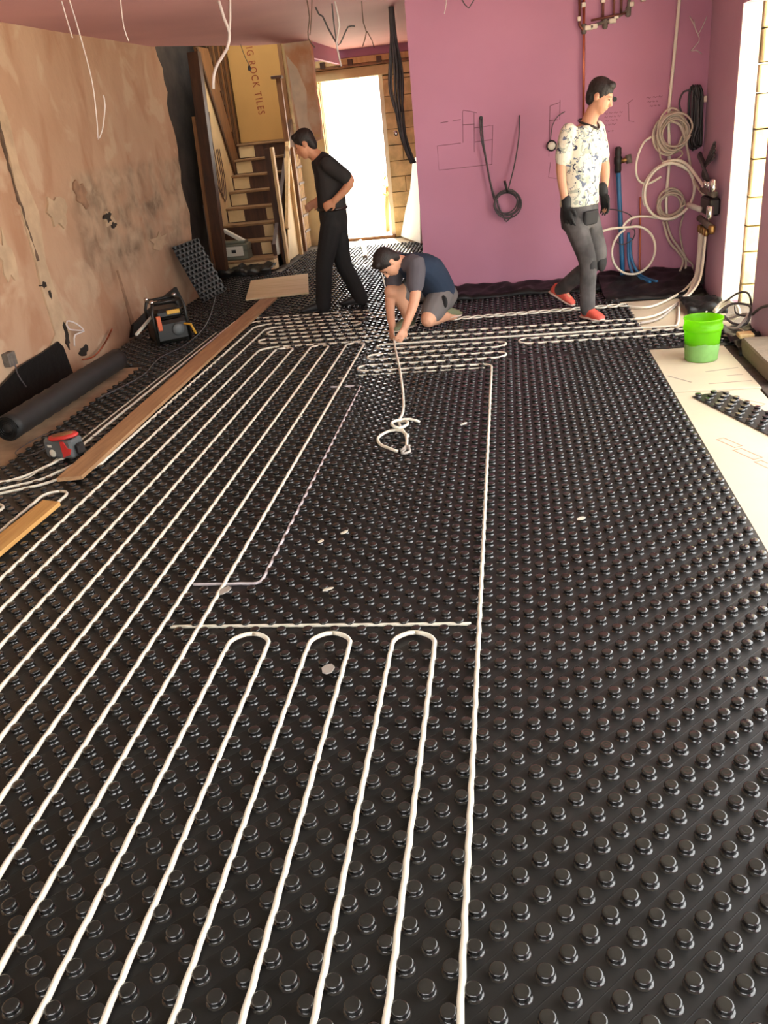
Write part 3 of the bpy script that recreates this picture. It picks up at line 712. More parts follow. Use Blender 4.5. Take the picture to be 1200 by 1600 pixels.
for k in range(5):
    MB().box(-2.84, -2.795, 9.99, 10.32, 0.25+0.22*k, 0.28+0.22*k).build('lath', M['wood_dark'], stc)
# left side: stud, cream panelling, upper flight string and slats
MB().prism([(-3.62, -0.03), (-3.49, -0.03), (-3.37, H), (-3.50, H)], 'y', 8.16, 8.28).build('stud_post', M['wood_dark'], stc)
MB().prism([(-3.665, -0.03), (-3.625, -0.03), (-3.535, 1.9), (-3.575, 1.9)], 'y', 8.14, 8.20).build('stud_edge', M['wood_mid'], stc)
MB().prism([(8.62, 0.0), (8.74, 0.5), (9.18, 2.66), (9.32, 2.66), (10.17, 0.92), (9.90, 0.80)], 'x', -3.78, -3.745).build('cream_panel', M['cream'], stc)
MB().prism([(9.24, 2.72), (9.72, 2.72), (10.42, 1.08), (10.15, 0.88)], 'x', -3.775, -3.73).build('upper_string', M['wood_mid'], stc)
MB().prism([(9.21, 2.70), (9.26, 2.72), (10.18, 0.88), (10.12, 0.86)], 'x', -3.735, -3.715).build('string_bead', M['wood_dark'], stc)
for k in range(12):
    y = 9.72+0.08*k
    MB().box(-3.77, -3.74, y, y+0.05, max(1.05, 2.75-(y-9.72)*2.2), 3.4).build('slat', M['wood_dark' if k % 3 else 'wood_mid'], stc)
for k in range(3):
    yy = 9.12+0.07*k
    MB().tube(catmull([(-3.74, yy+0.08, 2.2-0.12*k), (-3.735, yy, 1.6), (-3.735, yy+0.05, 1.05-0.07*k), (-3.735, yy+0.16, 0.95-0.05*k), (-3.735, yy+0.26, 1.1), (-3.735, yy+0.24, 1.5)], 0.06), 0.006, 6).build('stapled_wire', M['wire_b'], stc, True)
# cardboard sheet with printed name at the top of the first flight
cb = thing('cardboard_sheet', 'tall cardboard tile box sheet with brown lettering at the stair top', 'cardboard')
MB().box(-3.83, -2.98, 10.60, 10.615, 1.53, 3.05).build('panel', M['card'], cb)
MB().box(-2.995, -2.945, 10.585, 10.63, 1.53, 3.05).build('edge_batten', M['wood_mid'], cb)
MB().box(-3.86, -3.835, 10.59, 10.63, 1.53, 3.05).build('edge_batten', M['cream'], cb)
def text_mesh(body, size, name, m, parent, mtx, ext=0.001):
    cu = bpy.data.curves.new(name, 'FONT'); cu.body = body; cu.size = size; cu.extrude = ext; cu.space_character = 1.25
    tmp = bpy.data.objects.new(name+'_tmp', cu); C.objects.link(tmp)
    bpy.context.view_layer.update()
    me = bpy.data.meshes.new_from_object(tmp.evaluated_get(bpy.context.evaluated_depsgraph_get()))
    bpy.data.objects.remove(tmp); bpy.data.curves.remove(cu)
    me.materials.clear(); me.materials.append(m)
    o = bpy.data.objects.new(name, me); C.objects.link(o); o.parent = parent; o.matrix_local = mtx
    return o
tm = Matrix(((0, 1, 0, -3.46), (0, 0, -1, 10.597), (-1, 0, 0, 2.83), (0, 0, 0, 1)))
text_mesh('BIG ROCK TILES', 0.108, 'lettering', M['ink'], cb, tm @ Matrix.Rotation(math.radians(3), 4, 'Z') @ Matrix.Diagonal((1.0, 1.35, 1.0, 1.0)))
# pull-cord
cable('pull_cord', [(-2.80, 8.0, 2.58), (-2.77, 8.0, 2.45), (-2.735, 8.0, 2.36)], 0.004, M['wire_d'], 'dark pull cord hanging before the cardboard sheet', 'cord')
bpy.data.objects['pull_cord']
MB().lathe([(0.006, 0.05), (0.018, 0.03), (0.02, 0.0), (0.008, -0.01)], (-2.735, 8.0, 2.31), 10).build('cord_weight', M['wire_d'], bpy.data.objects['pull_cord'], True)
# crumpled black sheet at the stair foot
def crumple(name, x0, x1, y0, y1, z0, amp, m, label, cat, nx=24, ny=8, seed=0, lip=0.0, group=None):
    v = []; f = []
    for j in range(ny+1):
        for i in range(nx+1):
            x = x0+(x1-x0)*i/nx; y = y0+(y1-y0)*j/ny
            e = 0.0 if j == 0 else 1.0
            z = z0 + amp*e*(0.5+0.9*abs(noise.noise(Vector((x*5+seed, y*7, seed))))+0.4*noise.noise(Vector((x*14, y*14, seed+5)))) + lip*(j/ny)**2
            y2 = y + 0.03*noise.noise(Vector((x*4, seed, y*3)))
            v.append((x, y2, z))
    n = len(v)
    for j in range(ny):
        for i in range(nx):
            a = j*(nx+1)+i; f.append((a, a+1, a+nx+2, a+nx+1))
    o = mkobj(name, v, f, m, None, True)
    sm = o.modifiers.new('thick', 'SOLIDIFY'); sm.thickness = 0.003
    return tag(o, label, cat, group)
crumple('polythene_sheet', -3.55, -2.85, 8.0, 8.36, 0.022, 0.10, M['poly'], 'crumpled black polythene at the foot of the staircase', 'polythene', seed=2, group='black polythene')
crumple('polythene_sheet', -0.66, 1.05, 5.58, 5.88, 0.02, 0.045, M['poly'], 'crumpled black polythene along the pink wall base', 'polythene', 70, 10, seed=5, lip=0.05, group='black polythene')
crumple('polythene_sheet', 0.98, 1.84, 5.12, 5.88, 0.0, 0.05, M['poly'], 'crumpled black polythene in the corner below the coiled pipes', 'polythene', 34, 20, seed=9, lip=0.09, group='black polythene')
crumple('polythene_sheet', 1.66, 1.88, 3.25, 3.9, -0.01, 0.07, M['poly'], 'crumpled black polythene on the earth beside the right wall', 'polythene', 12, 18, seed=12, group='black polythene')
crumple('polythene_sheet', 1.55, 1.86, 4.45, 4.86, 0.0, 0.08, M['poly'], 'dark polythene scrap below the bright right opening', 'polythene', 12, 14, seed=15, group='black polythene')

# toolbox and papers on the lower steps
tb = thing('toolbox', 'grey green plastic case with a white panel on the stairs', 'toolbox', (-3.42, 8.58, 0.157))
MB().box(-0.22, 0.17, -0.10, 0.10, 0.0, 0.11, 0.012).build('body', M['boxgreen'], tb)
MB().box(-0.15, 0.11, -0.108, -0.10, 0.05, 0.17, 0.003).build('front_panel', M['paper'], tb)
MB().box(-0.05, 0.01, -0.112, -0.108, 0.09, 0.13).build('dark_label', M['black'], tb)
MB().box(-0.22, 0.17, -0.10, 0.10, 0.112, 0.20, 0.012).build('lid', M['boxgreen'], tb)
MB().box(-0.20, -0.17, -0.125, -0.10, 0.08, 0.18, 0.004).build('latch', M['paper'], tb)
pc = tag(MB().box(-0.16, 0.16, -0.035, 0.035, 0, 0.045, 0.006).xform(Matrix.Translation((-3.45, 8.60, 0.43)) @ Matrix.Rotation(math.radians(32), 4, 'Y')).build('paper_tube', M['paper']), 'pale tube tilted on top of the toolbox', 'tube')
tag(MB().box(-0.17, 0.15, -0.08, 0.1, 0, 0.03, 0.006).xform(Matrix.Translation((-3.43, 8.57, 0.359))).build('folded_sheet', M['boxgreen']), 'folded green sheet lying on the toolbox', 'sheet')

# ================================================================== LEFT WALL CLUTTER
def roll(name, a, b, r, label):
    a = Vector(a); b = Vector(b)
    t = thing(name, label, 'roll')
    n = 26; pts = [a+(b-a)*i/n for i in range(n+1)]
    rr = [r*(1+0.05*math.sin(3*i)) for i in range(n+1)]
    MB().tube(pts, rr, 18).build('wound_foam', M['polyd'], t, True)
    d = (b-a).normalized(); u = d.cross(Vector((0, 0, 1))).normalized(); w = u.cross(d)
    sp = []
    for i in range(60):
        an = i*0.42; q = r*(0.96-0.011*i); sp.append(a - d*0.004 + u*math.cos(an)*q + w*math.sin(an)*q)
    MB().tube(sp, 0.004, 5).build('spiral_end', M['poly'], t, True)
    return t
roll('foam_roll', (-3.06, 2.12, 0.115), (-3.08, 3.85, 0.085), 0.085, 'black edge foam roll lying below the left wall')
# flap of black damp proof sheet up the wall
MBf = MB().prism([(2.35, 0.0), (2.5, 0.12), (2.75, 0.20), (3.1, 0.27), (3.45, 0.28), (3.70, 0.30), (3.76, 0.24), (3.8, 0.0)], 'x', WL+0.012, WL+0.03)
tag(MBf.build('damp_proof_flap', M['poly']), 'black damp proof sheet turned up the left wall behind the roll', 'sheet')
tag(MB().prism([(1.6, 0.0), (1.7, 0.2), (2.05, 0.27), (2.35, 0.15), (2.4, 0.0)], 'x', WL+0.012, WL+0.16).build('damp_proof_flap', M['poly']), 'black bundled sheet at the left frame edge beside the wall', 'sheet')
tag(MB().prism([(5.0, 0.0), (5.1, 0.10), (5.6, 0.16), (6.35, 0.22), (6.5, 0.0)], 'x', WL+0.012, WL+0.04).build('damp_proof_flap', M['poly']), 'black sheet turned up the wall behind the yellow and black tool', 'sheet')
cable('wall_wire', [(WL+0.03, 3.93, 0.20), (WL+0.05, 3.95, 0.29), (WL+0.10, 4.02, 0.30), (WL+0.08, 3.96, 0.38), (WL+0.05, 3.88, 0.42), (WL+0.06, 3.86, 0.36), (WL+0.10, 4.0, 0.31)], 0.006, M['wire_w'], 'short white wire loop poking from the left wall chase', 'wire')
cable('wall_wire', [(WL+0.02, 3.02, 0.40), (WL+0.05, 3.0, 0.32), (WL+0.04, 3.02, 0.22), (WL+0.05, 3.06, 0.12)], 0.006, M['wire_d'], 'dark wire hanging at the left edge of the plaster wall', 'wire')
tag(MB().box(WL-0.01, WL+0.05, 2.95, 3.05, 0.30, 0.40, 0.006).build('socket_box', M['grey_joint']), 'small grey back box on the plaster wall at the left edge', 'box')
cable('wall_wire', [(WL+0.02, 4.02, 0.06), (WL+0.06, 4.15, 0.05), (WL+0.05, 4.4, 0.09), (WL+0.06, 4.6, 0.18)], 0.008, M['copper'], 'bent copper pipe end low on the left wall', 'pipe')
tag(MB().box(-0.012, 0.012, -0.17, 0.17, 0, 0.02, 0.003).xform(Matrix.Translation((-3.12, 4.62, 0.19)) @ Matrix.Rotation(-0.25, 4, 'Z') @ Matrix.Rotation(0.35, 4, 'X')).build('white_batten', M['paper']), 'white strip leaning beside the yellow and black tool', 'strip')
# yellow/black site vacuum like tool
tl = thing('site_radio', 'black jobsite radio with yellow and orange details by the left wall', 'radio', (-2.95, 4.72, 0.022), math.radians(35))
MB().box(-0.16, 0.16, -0.14, 0.14, 0.0, 0.20, 0.03).build('lower_body', M['toolblack'], tl)
MB().box(-0.13, 0.13, -0.12, 0.12, 0.205, 0.30, 0.03).build('upper_body', M['toolblack'], tl)
MB().box(-0.125, -0.085, -0.147, -0.12, 0.12, 0.25, 0.004).build('orange_panel', M['orange'], tl)
MB().box(-0.02, 0.10, -0.135, -0.118, 0.25, 0.285, 0.004).build('yellow_trim', M['yellow'], tl)
MB().lathe([(0.05, 0), (0.055, 0.01), (0.05, 0.02), (0.02, 0.024)], sides=18).xform(Matrix.Translation((0.05, -0.14, 0.11)) @ Matrix.Rotation(PI/2, 4, 'X')).build('speaker_dial', M['toolgrey'], tl, True)
for xx, yy in ((-0.15, -0.13), (0.15, -0.13), (-0.15, 0.13), (0.15, 0.13)):
    MB().tube([(xx, yy, 0.0), (xx, yy, 0.28), (xx*0.85, yy*0.8, 0.36)], 0.014, 8).build('guard_bar', M['toolblack'], tl, True)
for a, b in (((-0.128, -0.104, 0.36), (0.128, -0.104, 0.36)), ((-0.128, 0.104, 0.36), (0.128, 0.104, 0.36)), ((0.128, -0.104, 0.36), (0.128, 0.104, 0.36)), ((-0.128, -0.104, 0.36), (-0.128, 0.104, 0.36))):
    MB().tube([a, b], 0.013, 8).build('guard_bar', M['toolblack'], tl, True)
for xx, yy in ((-0.128, -0.104), (0.128, 0.104), (-0.128, 0.104)):
    MB().lathe([(0.02, -0.01), (0.022, 0.02), (0.014, 0.03)], (xx, yy, 0.36), 10).build('chrome_cap', M['chrome'], tl, True)
MB().tube([(0.09, -0.10, 0.15), (0.16, -0.19, 0.14), (0.19, -0.2, 0.05)], 0.012, 8).build('handle', M['yellow'], tl, True)
# red topped grey box
rb = thing('tape_reel_box', 'small grey box with red oval top beside the long plank', 'box', (-2.53, 1.84, 0.022), math.radians(-14))
MB().box(-0.11, 0.10, -0.055, 0.06, 0.0, 0.115, 0.012).build('body', M['toolgrey'], rb)
ov = MB().lathe([(0.095, 0.0), (0.10, 0.008), (0.09, 0.02), (0.07, 0.021)], sides=26); ov.v = [(x*1.1, y*0.66, z) for x, y, z in ov.v]
ov.xform(Matrix.Translation((0.01, 0.0, 0.115)) @ Matrix.Rotation(math.radians(-8), 4, 'Y')).build('red_rim', M['red'], rb, True)
ov = MB().lathe([(0.07, 0.0), (0.066, 0.006), (0.02, 0.007)], sides=24); ov.v = [(x*1.1, y*0.62, z) for x, y, z in ov.v]
ov.xform(Matrix.Translation((0.01, 0.0, 0.134)) @ Matrix.Rotation(math.radians(-8), 4, 'Y')).build('dark_window', M['wood_mid'], rb, True)
MB().prism([(0.03, 0.01), (0.085, 0.03), (0.10, 0.065), (0.075, 0.07), (0.055, 0.11), (0.03, 0.11)], 'y', -0.062, -0.0545).build('red_grip', M['red'], rb)
MB().box(-0.075, -0.045, -0.058, -0.0545, 0.07, 0.085).build('white_mark', M['paper'], rb)
ov = MB().lathe([(0.024, 0.0), (0.022, 0.004), (0.01, 0.005)], sides=16).xform(Matrix.Translation((-0.05, -0.055, 0.032)) @ Matrix.Rotation(PI/2, 4, 'X'))
ov.build('white_badge', M['paper'], rb, True)
MB().box(0.10, 0.135, -0.03, 0.03, 0.02, 0.085, 0.01).build('side_knob', M['black'], rb)
cable('thin_lead', [(-2.66, 1.9, 0.06), (-2.80, 1.86, 0.024), (-2.95, 1.98, 0.01), (-2.90, 2.3, 0.01), (-2.70, 2.3, 0.024), (-2.5, 2.15, 0.024), (-2.42, 2.3, 0.024), (-2.25, 2.6, 0.03)], 0.003, M['wire_d'], 'thin dark lead snaking around the red-topped box', 'cable')
cable('thin_lead', [(-3.62, 8.12, 0.9), (-3.62, 8.1, 0.4), (-3.5, 7.8, 0.03), (-3.10, 6.47, 0.026), (-2.78, 5.2, 0.026), (-2.72, 4.45, 0.026), (-2.80, 4.05, 0.026), (-2.74, 3.5, 0.026), (-2.85, 3.0, 0.026)], 0.005, M['wire_d'], 'thin grey lead running from the stair post across the mat', 'cable')

# ================================================================== PINK WALL FIXTURES
YW = WB
pk = bpy.data.objects['wall_back']
def mark(pts, r=0.0025):
    return MB().tube([(x, YW-0.001, z) for x, z in pts], r, 4)
mk_ = MB()
for pts in ([(-0.442, 1.575), (-0.371, 1.579)], [(-0.33, 1.581), (-0.254, 1.586)], [(-0.232, 1.651), (-0.225, 1.66), (-0.105, 1.628)], [(-0.235, 1.65), (-0.245, 1.39)], [(-0.24, 1.54), (-0.13, 1.535)], [(-0.13, 1.63), (-0.145, 1.30)],
            [(-0.135, 1.503), (0.035, 1.51), (0.012, 1.174)], [(-0.135, 1.384), (0.03, 1.391)], [(0.012, 1.18), (-0.482, 1.173), (-0.485, 1.384), (-0.265, 1.388)], [(0.55, 1.62), (0.535, 1.2)], [(0.55, 1.62), (0.64, 1.64)], [(0.64, 1.66), (0.635, 1.5)], [(0.54, 1.5), (0.62, 1.5)], [(0.55, 1.15), (0.53, 1.02), (0.62, 1.0)]):
    t = mark(pts); mk_.add(t.v, t.f)
mk_.build('pencil_box_marking', M['markblack'], pk)
hw = MB(); rr_ = random.Random(11)
for (x0, x1, z) in ((1.03, 1.17, 1.508), (1.03, 1.165, 1.478), (1.04, 1.15, 1.448), (1.03, 1.12, 1.415), (1.05, 1.11, 1.36), (1.39, 1.52, 1.60), (1.40, 1.50, 1.565), (1.42, 1.49, 1.53)):
    x = x0
    while x < x1:
        wlen = rr_.uniform(0.015, 0.04)
        t = mark([(x, z), (x+wlen*.3, z+0.008), (x+wlen*.6, z-0.004), (x+wlen, z+0.006)], 0.002); hw.add(t.v, t.f); x += wlen+0.012
for pts in ([(1.224, 1.57), (1.27, 1.60)], [(1.235, 1.57), (1.245, 1.43), (1.29, 1.42)]):
    t = mark(pts); hw.add(t.v, t.f)
hw.build('handwritten_note', M['markblack'], pk)
tag(MB().lathe([(0.020, 0), (0.020, 0.006), (0.014, 0.006)], sides=16).xform(Matrix.Translation((1.115, YW, 1.618)) @ Matrix.Rotation(PI/2, 4, 'X')).build('cable_hole', M['black']), 'small black cable hole beside the walking man\'s face', 'hole')
# round white gauge on its lead
gz = thing('round_gauge', 'round white dial with dark rim hung beside the camouflage shirt', 'gauge')
MB().lathe([(0.046, 0), (0.048, 0.012), (0.042, 0.022), (0.036, 0.022)], sides=24).xform(Matrix.Translation((0.56, YW-0.001, 1.289)) @ Matrix.Rotation(PI/2, 4, 'X')).build('rim', M['black'], gz, True)
MB().lathe([(0.036, 0), (0.034, 0.024), (0.01, 0.025)], sides=24).xform(Matrix.Translation((0.56, YW-0.001, 1.289)) @ Matrix.Rotation(PI/2, 4, 'X')).build('dial', M['paper'], gz, True)
MB().tube(catmull([(0.55, YW-0.012, 1.33), (0.57, YW-0.02, 1.46), (0.62, YW-0.03, 1.53), (0.68, YW-0.02, 1.56)], 0.03), 0.004, 6).build('lead', M['wire_d'], gz, True)
# hanging dark cable with coil
def coil_pts(cx, cz, rx, rz, y, turns, jit, seed, ystep=0.006, tilt=0.0, start=0.0):
    rnd = random.Random(seed); pts = []
    n = 16
    ox = oz = 0
    for i in range(int(turns*n)):
        a = start + 2*PI*i/n
        if i % n == 0: kx = 1+rnd.uniform(-jit, jit); kz = 1+rnd.uniform(-jit, jit); ox = rnd.uniform(-jit, jit)*rx; oz = rnd.uniform(-jit, jit)*rz
        x = rx*kx*math.cos(a)+ox; z = rz*kz*math.sin(a)+oz
        pts.append((cx + x*math.cos(tilt)-z*math.sin(tilt), y - ystep*i/n - 0.004*math.sin(a*2), cz + x*math.sin(tilt)+z*math.cos(tilt)))
    return pts
cw = thing('wall_cable_coil', 'coiled dark grey cable hanging from two points on the pink wall', 'cable')
p = [(-0.078, YW-0.005, 1.578), (-0.075, YW-0.03, 1.42), (-0.045, YW-0.03, 1.25), (-0.01, YW-0.03, 1.02), (0.02, YW-0.03, 0.88)] + coil_pts(0.14, 0.83, 0.115, 0.115, YW-0.03, 5, 0.14, 4, start=PI*0.95)
MB().tube(catmull(p, 0.02), 0.0065, 6).build('coil', M['wire_d'], cw, True)
MB().tube(catmull([(-0.062, YW-0.005, 1.57), (-0.058, YW-0.035, 1.40), (-0.035, YW-0.04, 1.22), (0.0, YW-0.04, 1.0), (0.05, YW-0.045, 0.84), (0.10, YW-0.045, 0.72), (0.13, YW-0.045, 0.665), (0.19, YW-0.045, 0.72)], 0.03), 0.0065, 6).build('second_lead', M['wire_d'], cw, True)
MB().tube(catmull([(0.279, YW-0.005, 1.57), (0.265, YW-0.03, 1.38), (0.22, YW-0.04, 1.16), (0.16, YW-0.05, 0.96), (0.155, YW-0.05, 0.92)], 0.03), 0.006, 6).build('right_lead', M['wire_d'], cw, True)
MB().tube([(0.125, YW-0.055, 1.03), (0.15, YW-0.06, 0.92)], 0.012, 8).build('tie', M['black'], cw, True)
MB().lathe([(0.018, 0), (0.016, 0.006), (0.008, 0.007)], sides=12).xform(Matrix.Translation((-0.07, YW, 1.58)) @ Matrix.Rotation(PI/2, 4, 'X')).build('entry_hole', M['black'], cw)
# copper pipework
cp = thing('copper_pipework', 'copper pipes with grey joints and white clips at the top of the pink wall', 'pipework')
yq = YW-0.035
MB().tube([(0.842, yq, H), (0.842, yq, 1.38)], 0.011, 10).build('drop_pipe', M['copper'], cp, True)
MB().tube([(0.805, yq, H), (0.805, yq, 2.22), (0.835, yq-0.02, 2.18)], 0.011, 10).build('riser_pipe', M['copper_dull'], cp, True)
MB().tube([(0.842, yq, 2.19), (1.10, yq-0.01, 2.24), (1.21, yq-0.01, 2.29), (1.22, yq-0.01, H)], 0.014, 10).build('cross_pipe', M['grey_joint'], cp, True)
MB().tube([(0.90, yq-0.02, 2.245), (1.19, yq-0.02, 2.27)], 0.009, 10).build('cross_pipe', M['copper_dull'], cp, True)
for x, z in ((1.0, 2.22), (1.09, 2.25), (1.15, 2.27)):
    MB().tube([(x, yq, z), (x, yq, H)], 0.011, 10).build('riser_pipe', M['copper_dull'], cp, True)
for x, z in ((0.842, 2.19), (1.02, 2.21), (1.21, 2.28)):
    MB().lathe([(0.012, -0.04), (0.022, -0.03), (0.024, 0.03), (0.012, 0.04)], (x, yq, z), 12).build('joint', M['grey_joint'], cp, True)
for x, z, w in ((0.885, 2.195, 0.035), (0.925, 2.20, 0.03), (1.08, 2.225, 0.03), (1.11, 2.255, 0.02), (0.80, 2.27, 0.014), (0.838, 2.37, 0.018), (1.0, 2.385, 0.018), (1.235, 2.33, 0.02), (1.33, 2.36, 0.02)):
    MB().box(x-w, x+w, YW-0.06, YW-0.0005, z-0.018, z+0.018, 0.005).build('pipe_clip', M['clip'], cp)
cable('overflow_hose', [(1.64, YW-0.02, H), (1.626, YW-0.03, 2.32), (1.60, YW-0.035, 1.85), (1.58, YW-0.04, 1.45), (1.60, YW-0.05, 1.1), (1.59, YW-0.05, 0.75), (1.60, YW-0.05, 0.6)], 0.014, M['pipe'], 'straight white hose dropping from the ceiling into the coils', 'hose')
cable('corner_wire', [(1.71, YW-0.06, 2.19), (1.78, YW-0.07, 2.055), (1.795, YW-0.07, 1.992), (1.735, YW-0.06, 1.93), (1.78, YW-0.05, 1.93), (1.832, YW-0.04, 1.897)], 0.004, M['wire_w'], 'thin white wire tangle high in the pink corner', 'wire')
cable('corner_wire', [(1.851, YW-0.05, 2.17), (1.785, YW-0.065, 2.05), (1.75, YW-0.03, 2.16)], 0.004, M['wire_w'], 'thin white wire fork crossing the tangle in the pink corner', 'wire')
# blue water pipes
bp_ = thing('blue_water_pipe', 'tall blue water pipe with a dark brass stopcock', 'pipe')
MB().tube([(1.149, YW-0.07, 1.08), (1.16, YW-0.07, 0.9), (1.20, YW-0.08, 0.3), (1.215, YW-0.10, 0.02)], 0.022, 12).build('pipe', M['blue'], bp_, True)
MB().lathe([(0.026, -0.02), (0.032, 0.0), (0.03, 0.05), (0.036, 0.06), (0.036, 0.11), (0.026, 0.12), (0.03, 0.14), (0.028, 0.19), (0.015, 0.20)], (1.148, YW-0.07, 1.03), 14).build('stopcock', M['black'], bp_, True)
MB().tube([(1.15, YW-0.07, 1.10), (1.24, YW-0.09, 1.12)], 0.02, 10).build('valve_arm', M['brass'], bp_, True)
MB().tube([(1.235, YW-0.09, 1.155), (1.245, YW-0.09, 1.085)], 0.026, 10).build('valve_handle', M['grey_joint'], bp_, True)
for k, (dx, lb) in enumerate(((0.0, 'left of two short blue pipes curving across the floor by the corner'), (0.05, 'right of two short blue pipes curving across the floor by the corner'))):
    cable('blue_pipe_tail', [(1.255+dx*.4, YW-0.09, 0.48-0.05*k), (1.262+dx*.5, YW-0.09, 0.25), (1.30+dx, YW-0.14, 0.11), (1.37+dx, YW-0.26, 0.075), (1.42+dx*1.2, YW-0.40, 0.07)], 0.014, M['blue'], lb, 'pipe', 'short blue pipes')
cable('copper_tail', [(1.36, YW-0.03, 0.78), (1.37, YW-0.03, 0.45), (1.375, YW-0.04, 0.1)], 0.008, M['copper'], 'thin copper pipe behind the lowest white loop', 'pipe')
cable('dark_tie_wire', [(1.05, YW-0.06, 0.70), (1.15, YW-0.11, 0.69), (1.28, YW-0.08, 0.62), (1.26, YW-0.09, 0.52)], 0.005, M['wire_d'], 'dark wire looped around the blue pipe', 'wire')
cable('dark_tie_wire', [(1.13, YW-0.07, 0.42), (1.2, YW-0.12, 0.38), (1.30, YW-0.09, 0.42), (1.31, YW-0.09, 0.5), (1.24, YW-0.10, 0.52)], 0.005, M['wire_d'], 'dark wire ring around the short blue pipes', 'wire')
# beige coils
def ring_pts(cx, cz, rx, rz, y, a0, a1, n=40, dy=0.0):
    return [(cx+rx*math.cos(a0+(a1-a0)*i/n), y+dy*i/n, cz+rz*math.sin(a0+(a1-a0)*i/n)) for i in range(n+1)]
cable('beige_cable_coil', coil_pts(1.605, 1.30, 0.125, 0.155, YW-0.06, 11, 0.2, 21, ystep=0.008), 0.0085, M['pipe_g'], 'large beige cable coil hung high beside the corner', 'cable', step=0.02)
cable('beige_cable_coil', [(1.47, YW-0.10, 1.30), (1.50, YW-0.12, 1.16), (1.58, YW-0.13, 1.12), (1.66, YW-0.13, 1.16), (1.70, YW-0.12, 1.12), (1.62, YW-0.13, 1.07), (1.52, YW-0.12, 1.09), (1.50, YW-0.12, 1.2)], 0.007, M['pipe_g'], 'slack beige cable loops drooping below the large coil', 'cable', step=0.02)
cable('beige_cable_coil', [(1.56, YW-0.12, 1.40), (1.66, YW-0.13, 1.36), (1.72, YW-0.12, 1.22), (1.76, YW-0.11, 1.08), (1.79, YW-0.11, 0.95), (1.80, 5.6, 0.86), (1.82, 5.4, 0.80)], 0.011, M['pipe_g'], 'thick beige hose running from the large coil to the manifold', 'hose', step=0.02)
cable('beige_cable_coil', coil_pts(1.62, 0.70, 0.105, 0.11, YW-0.05, 7, 0.2, 33, ystep=0.008), 0.0085, M['pipe_g'], 'small beige cable coil inside the largest white loop', 'cable', step=0.02)
cable('beige_cable_coil', [(1.60, YW-0.06, 0.55), (1.64, YW-0.08, 0.42), (1.72, YW-0.08, 0.30), (1.79, YW-0.08, 0.17), (1.77, YW-0.10, 0.03)], 0.011, M['pipe_g'], 'beige cable hanging from the small coil to the floor', 'cable')
cable('beige_cable_coil', [(1.57, YW-0.06, 0.55), (1.62, YW-0.10, 0.38), (1.71, YW-0.10, 0.27), (1.76, YW-0.11, 0.18), (1.70, YW-0.13, 0.03)], 0.011, M['pipe_g'], 'second beige cable below the small coil, further left', 'cable')
cable('beige_cable_coil', [(1.75, YW-0.06, 0.60), (1.72, YW-0.08, 0.45), (1.78, YW-0.08, 0.22), (1.85, YW-0.09, 0.14), (1.84, YW-0.12, 0.02)], 0.008, M['pipe_g'], 'third beige cable below the small coil, nearest the corner', 'cable')
# white loops of spare heating pipe
yl = YW-0.17
pl_ = [(0.98, yl-0.05, 0.525), (1.08, yl-0.05, 0.545), (1.20, yl-0.04, 0.545)] + ring_pts(1.29, 0.33, 0.195, 0.215, yl-0.03, PI*0.55, -PI*1.35, 46) + [(1.20, yl, 0.56), (1.28, yl, 0.62), (1.40, yl, 0.62)] + ring_pts(1.59, 0.82, 0.225, 0.24, yl+0.02, -PI*0.6, PI*1.15, 40)
pl_ = pl_[:]
cable('spare_heating_pipe', pl_, 0.011, M['pipe'], 'white pipe looping low beside the blue pipes then up', 'pipe', step=0.02)
cable('spare_heating_pipe', ring_pts(1.59, 0.82, 0.215, 0.235, yl-0.02, PI*0.25, PI*2.25, 50, 0.0) + [(1.64, yl-0.02, 1.045), (1.55, yl-0.02, 1.06), (1.42, yl-0.01, 0.98)], 0.013, M['pipe'], 'largest bright white pipe ring in the corner', 'pipe', step=0.02)
cable('spare_heating_pipe', [(1.45, YW-0.09, 1.29), (1.37, YW-0.10, 1.25), (1.315, YW-0.12, 1.14), (1.30, YW-0.13, 1.02), (1.33, YW-0.14, 0.93), (1.41, YW-0.15, 0.90), (1.52, YW-0.15, 0.95)], 0.010, M['pipe'], 'white pipe bowing left of the coils', 'pipe', step=0.02)
cable('spare_heating_pipe', [(1.52, yl, 1.06), (1.62, yl, 1.08), (1.72, 5.7, 1.04), (1.80, 5.55, 0.92), (1.83, 5.4, 0.84)], 0.014, M['pipe'], 'white pipe arching from the largest ring into the manifold', 'pipe', step=0.02)
# black cable bundle in the corner
bb = thing('black_cable_bundle', 'bundle of black cable loops hung in the pink corner above the manifold', 'cable bundle')
for k in range(7):
    x0 = 1.80+0.016*(k % 4); y0 = YW-0.03-0.02*(k//2)
    cable('cable_loop', [(x0, y0, 1.62-0.012*k), (x0-0.03, y0-0.01, 1.66), (x0-0.05+0.01*k, y0, 1.60), (x0-0.045+0.01*k, y0, 1.35), (x0-0.02, y0-0.01, 1.16+0.012*k), (x0+0.02, y0, 1.17), (x0+0.012, y0, 1.40), (x0, y0, 1.62-0.012*k)], 0.011, M['wire_d'] if k % 2 else M['black'], parent=bb)
MB().box(1.86, 1.885, YW-0.10, YW-0.07, 1.52, 1.57, 0.004).build('white_tag', M['clip'], bb)
cable('black_lead', [(1.80, YW-0.03, 1.62), (1.70, YW-0.04, 1.62), (1.665, YW-0.04, 1.53), (1.70, YW-0.05, 1.43), (1.76, YW-0.06, 1.35)], 0.008, M['wire_d'], 'single dark lead bowing out from the black cable bundle', 'cable')
gn = thing('cable_nest', 'nest of dark grey cable on the right wall above the manifold', 'cable bundle')
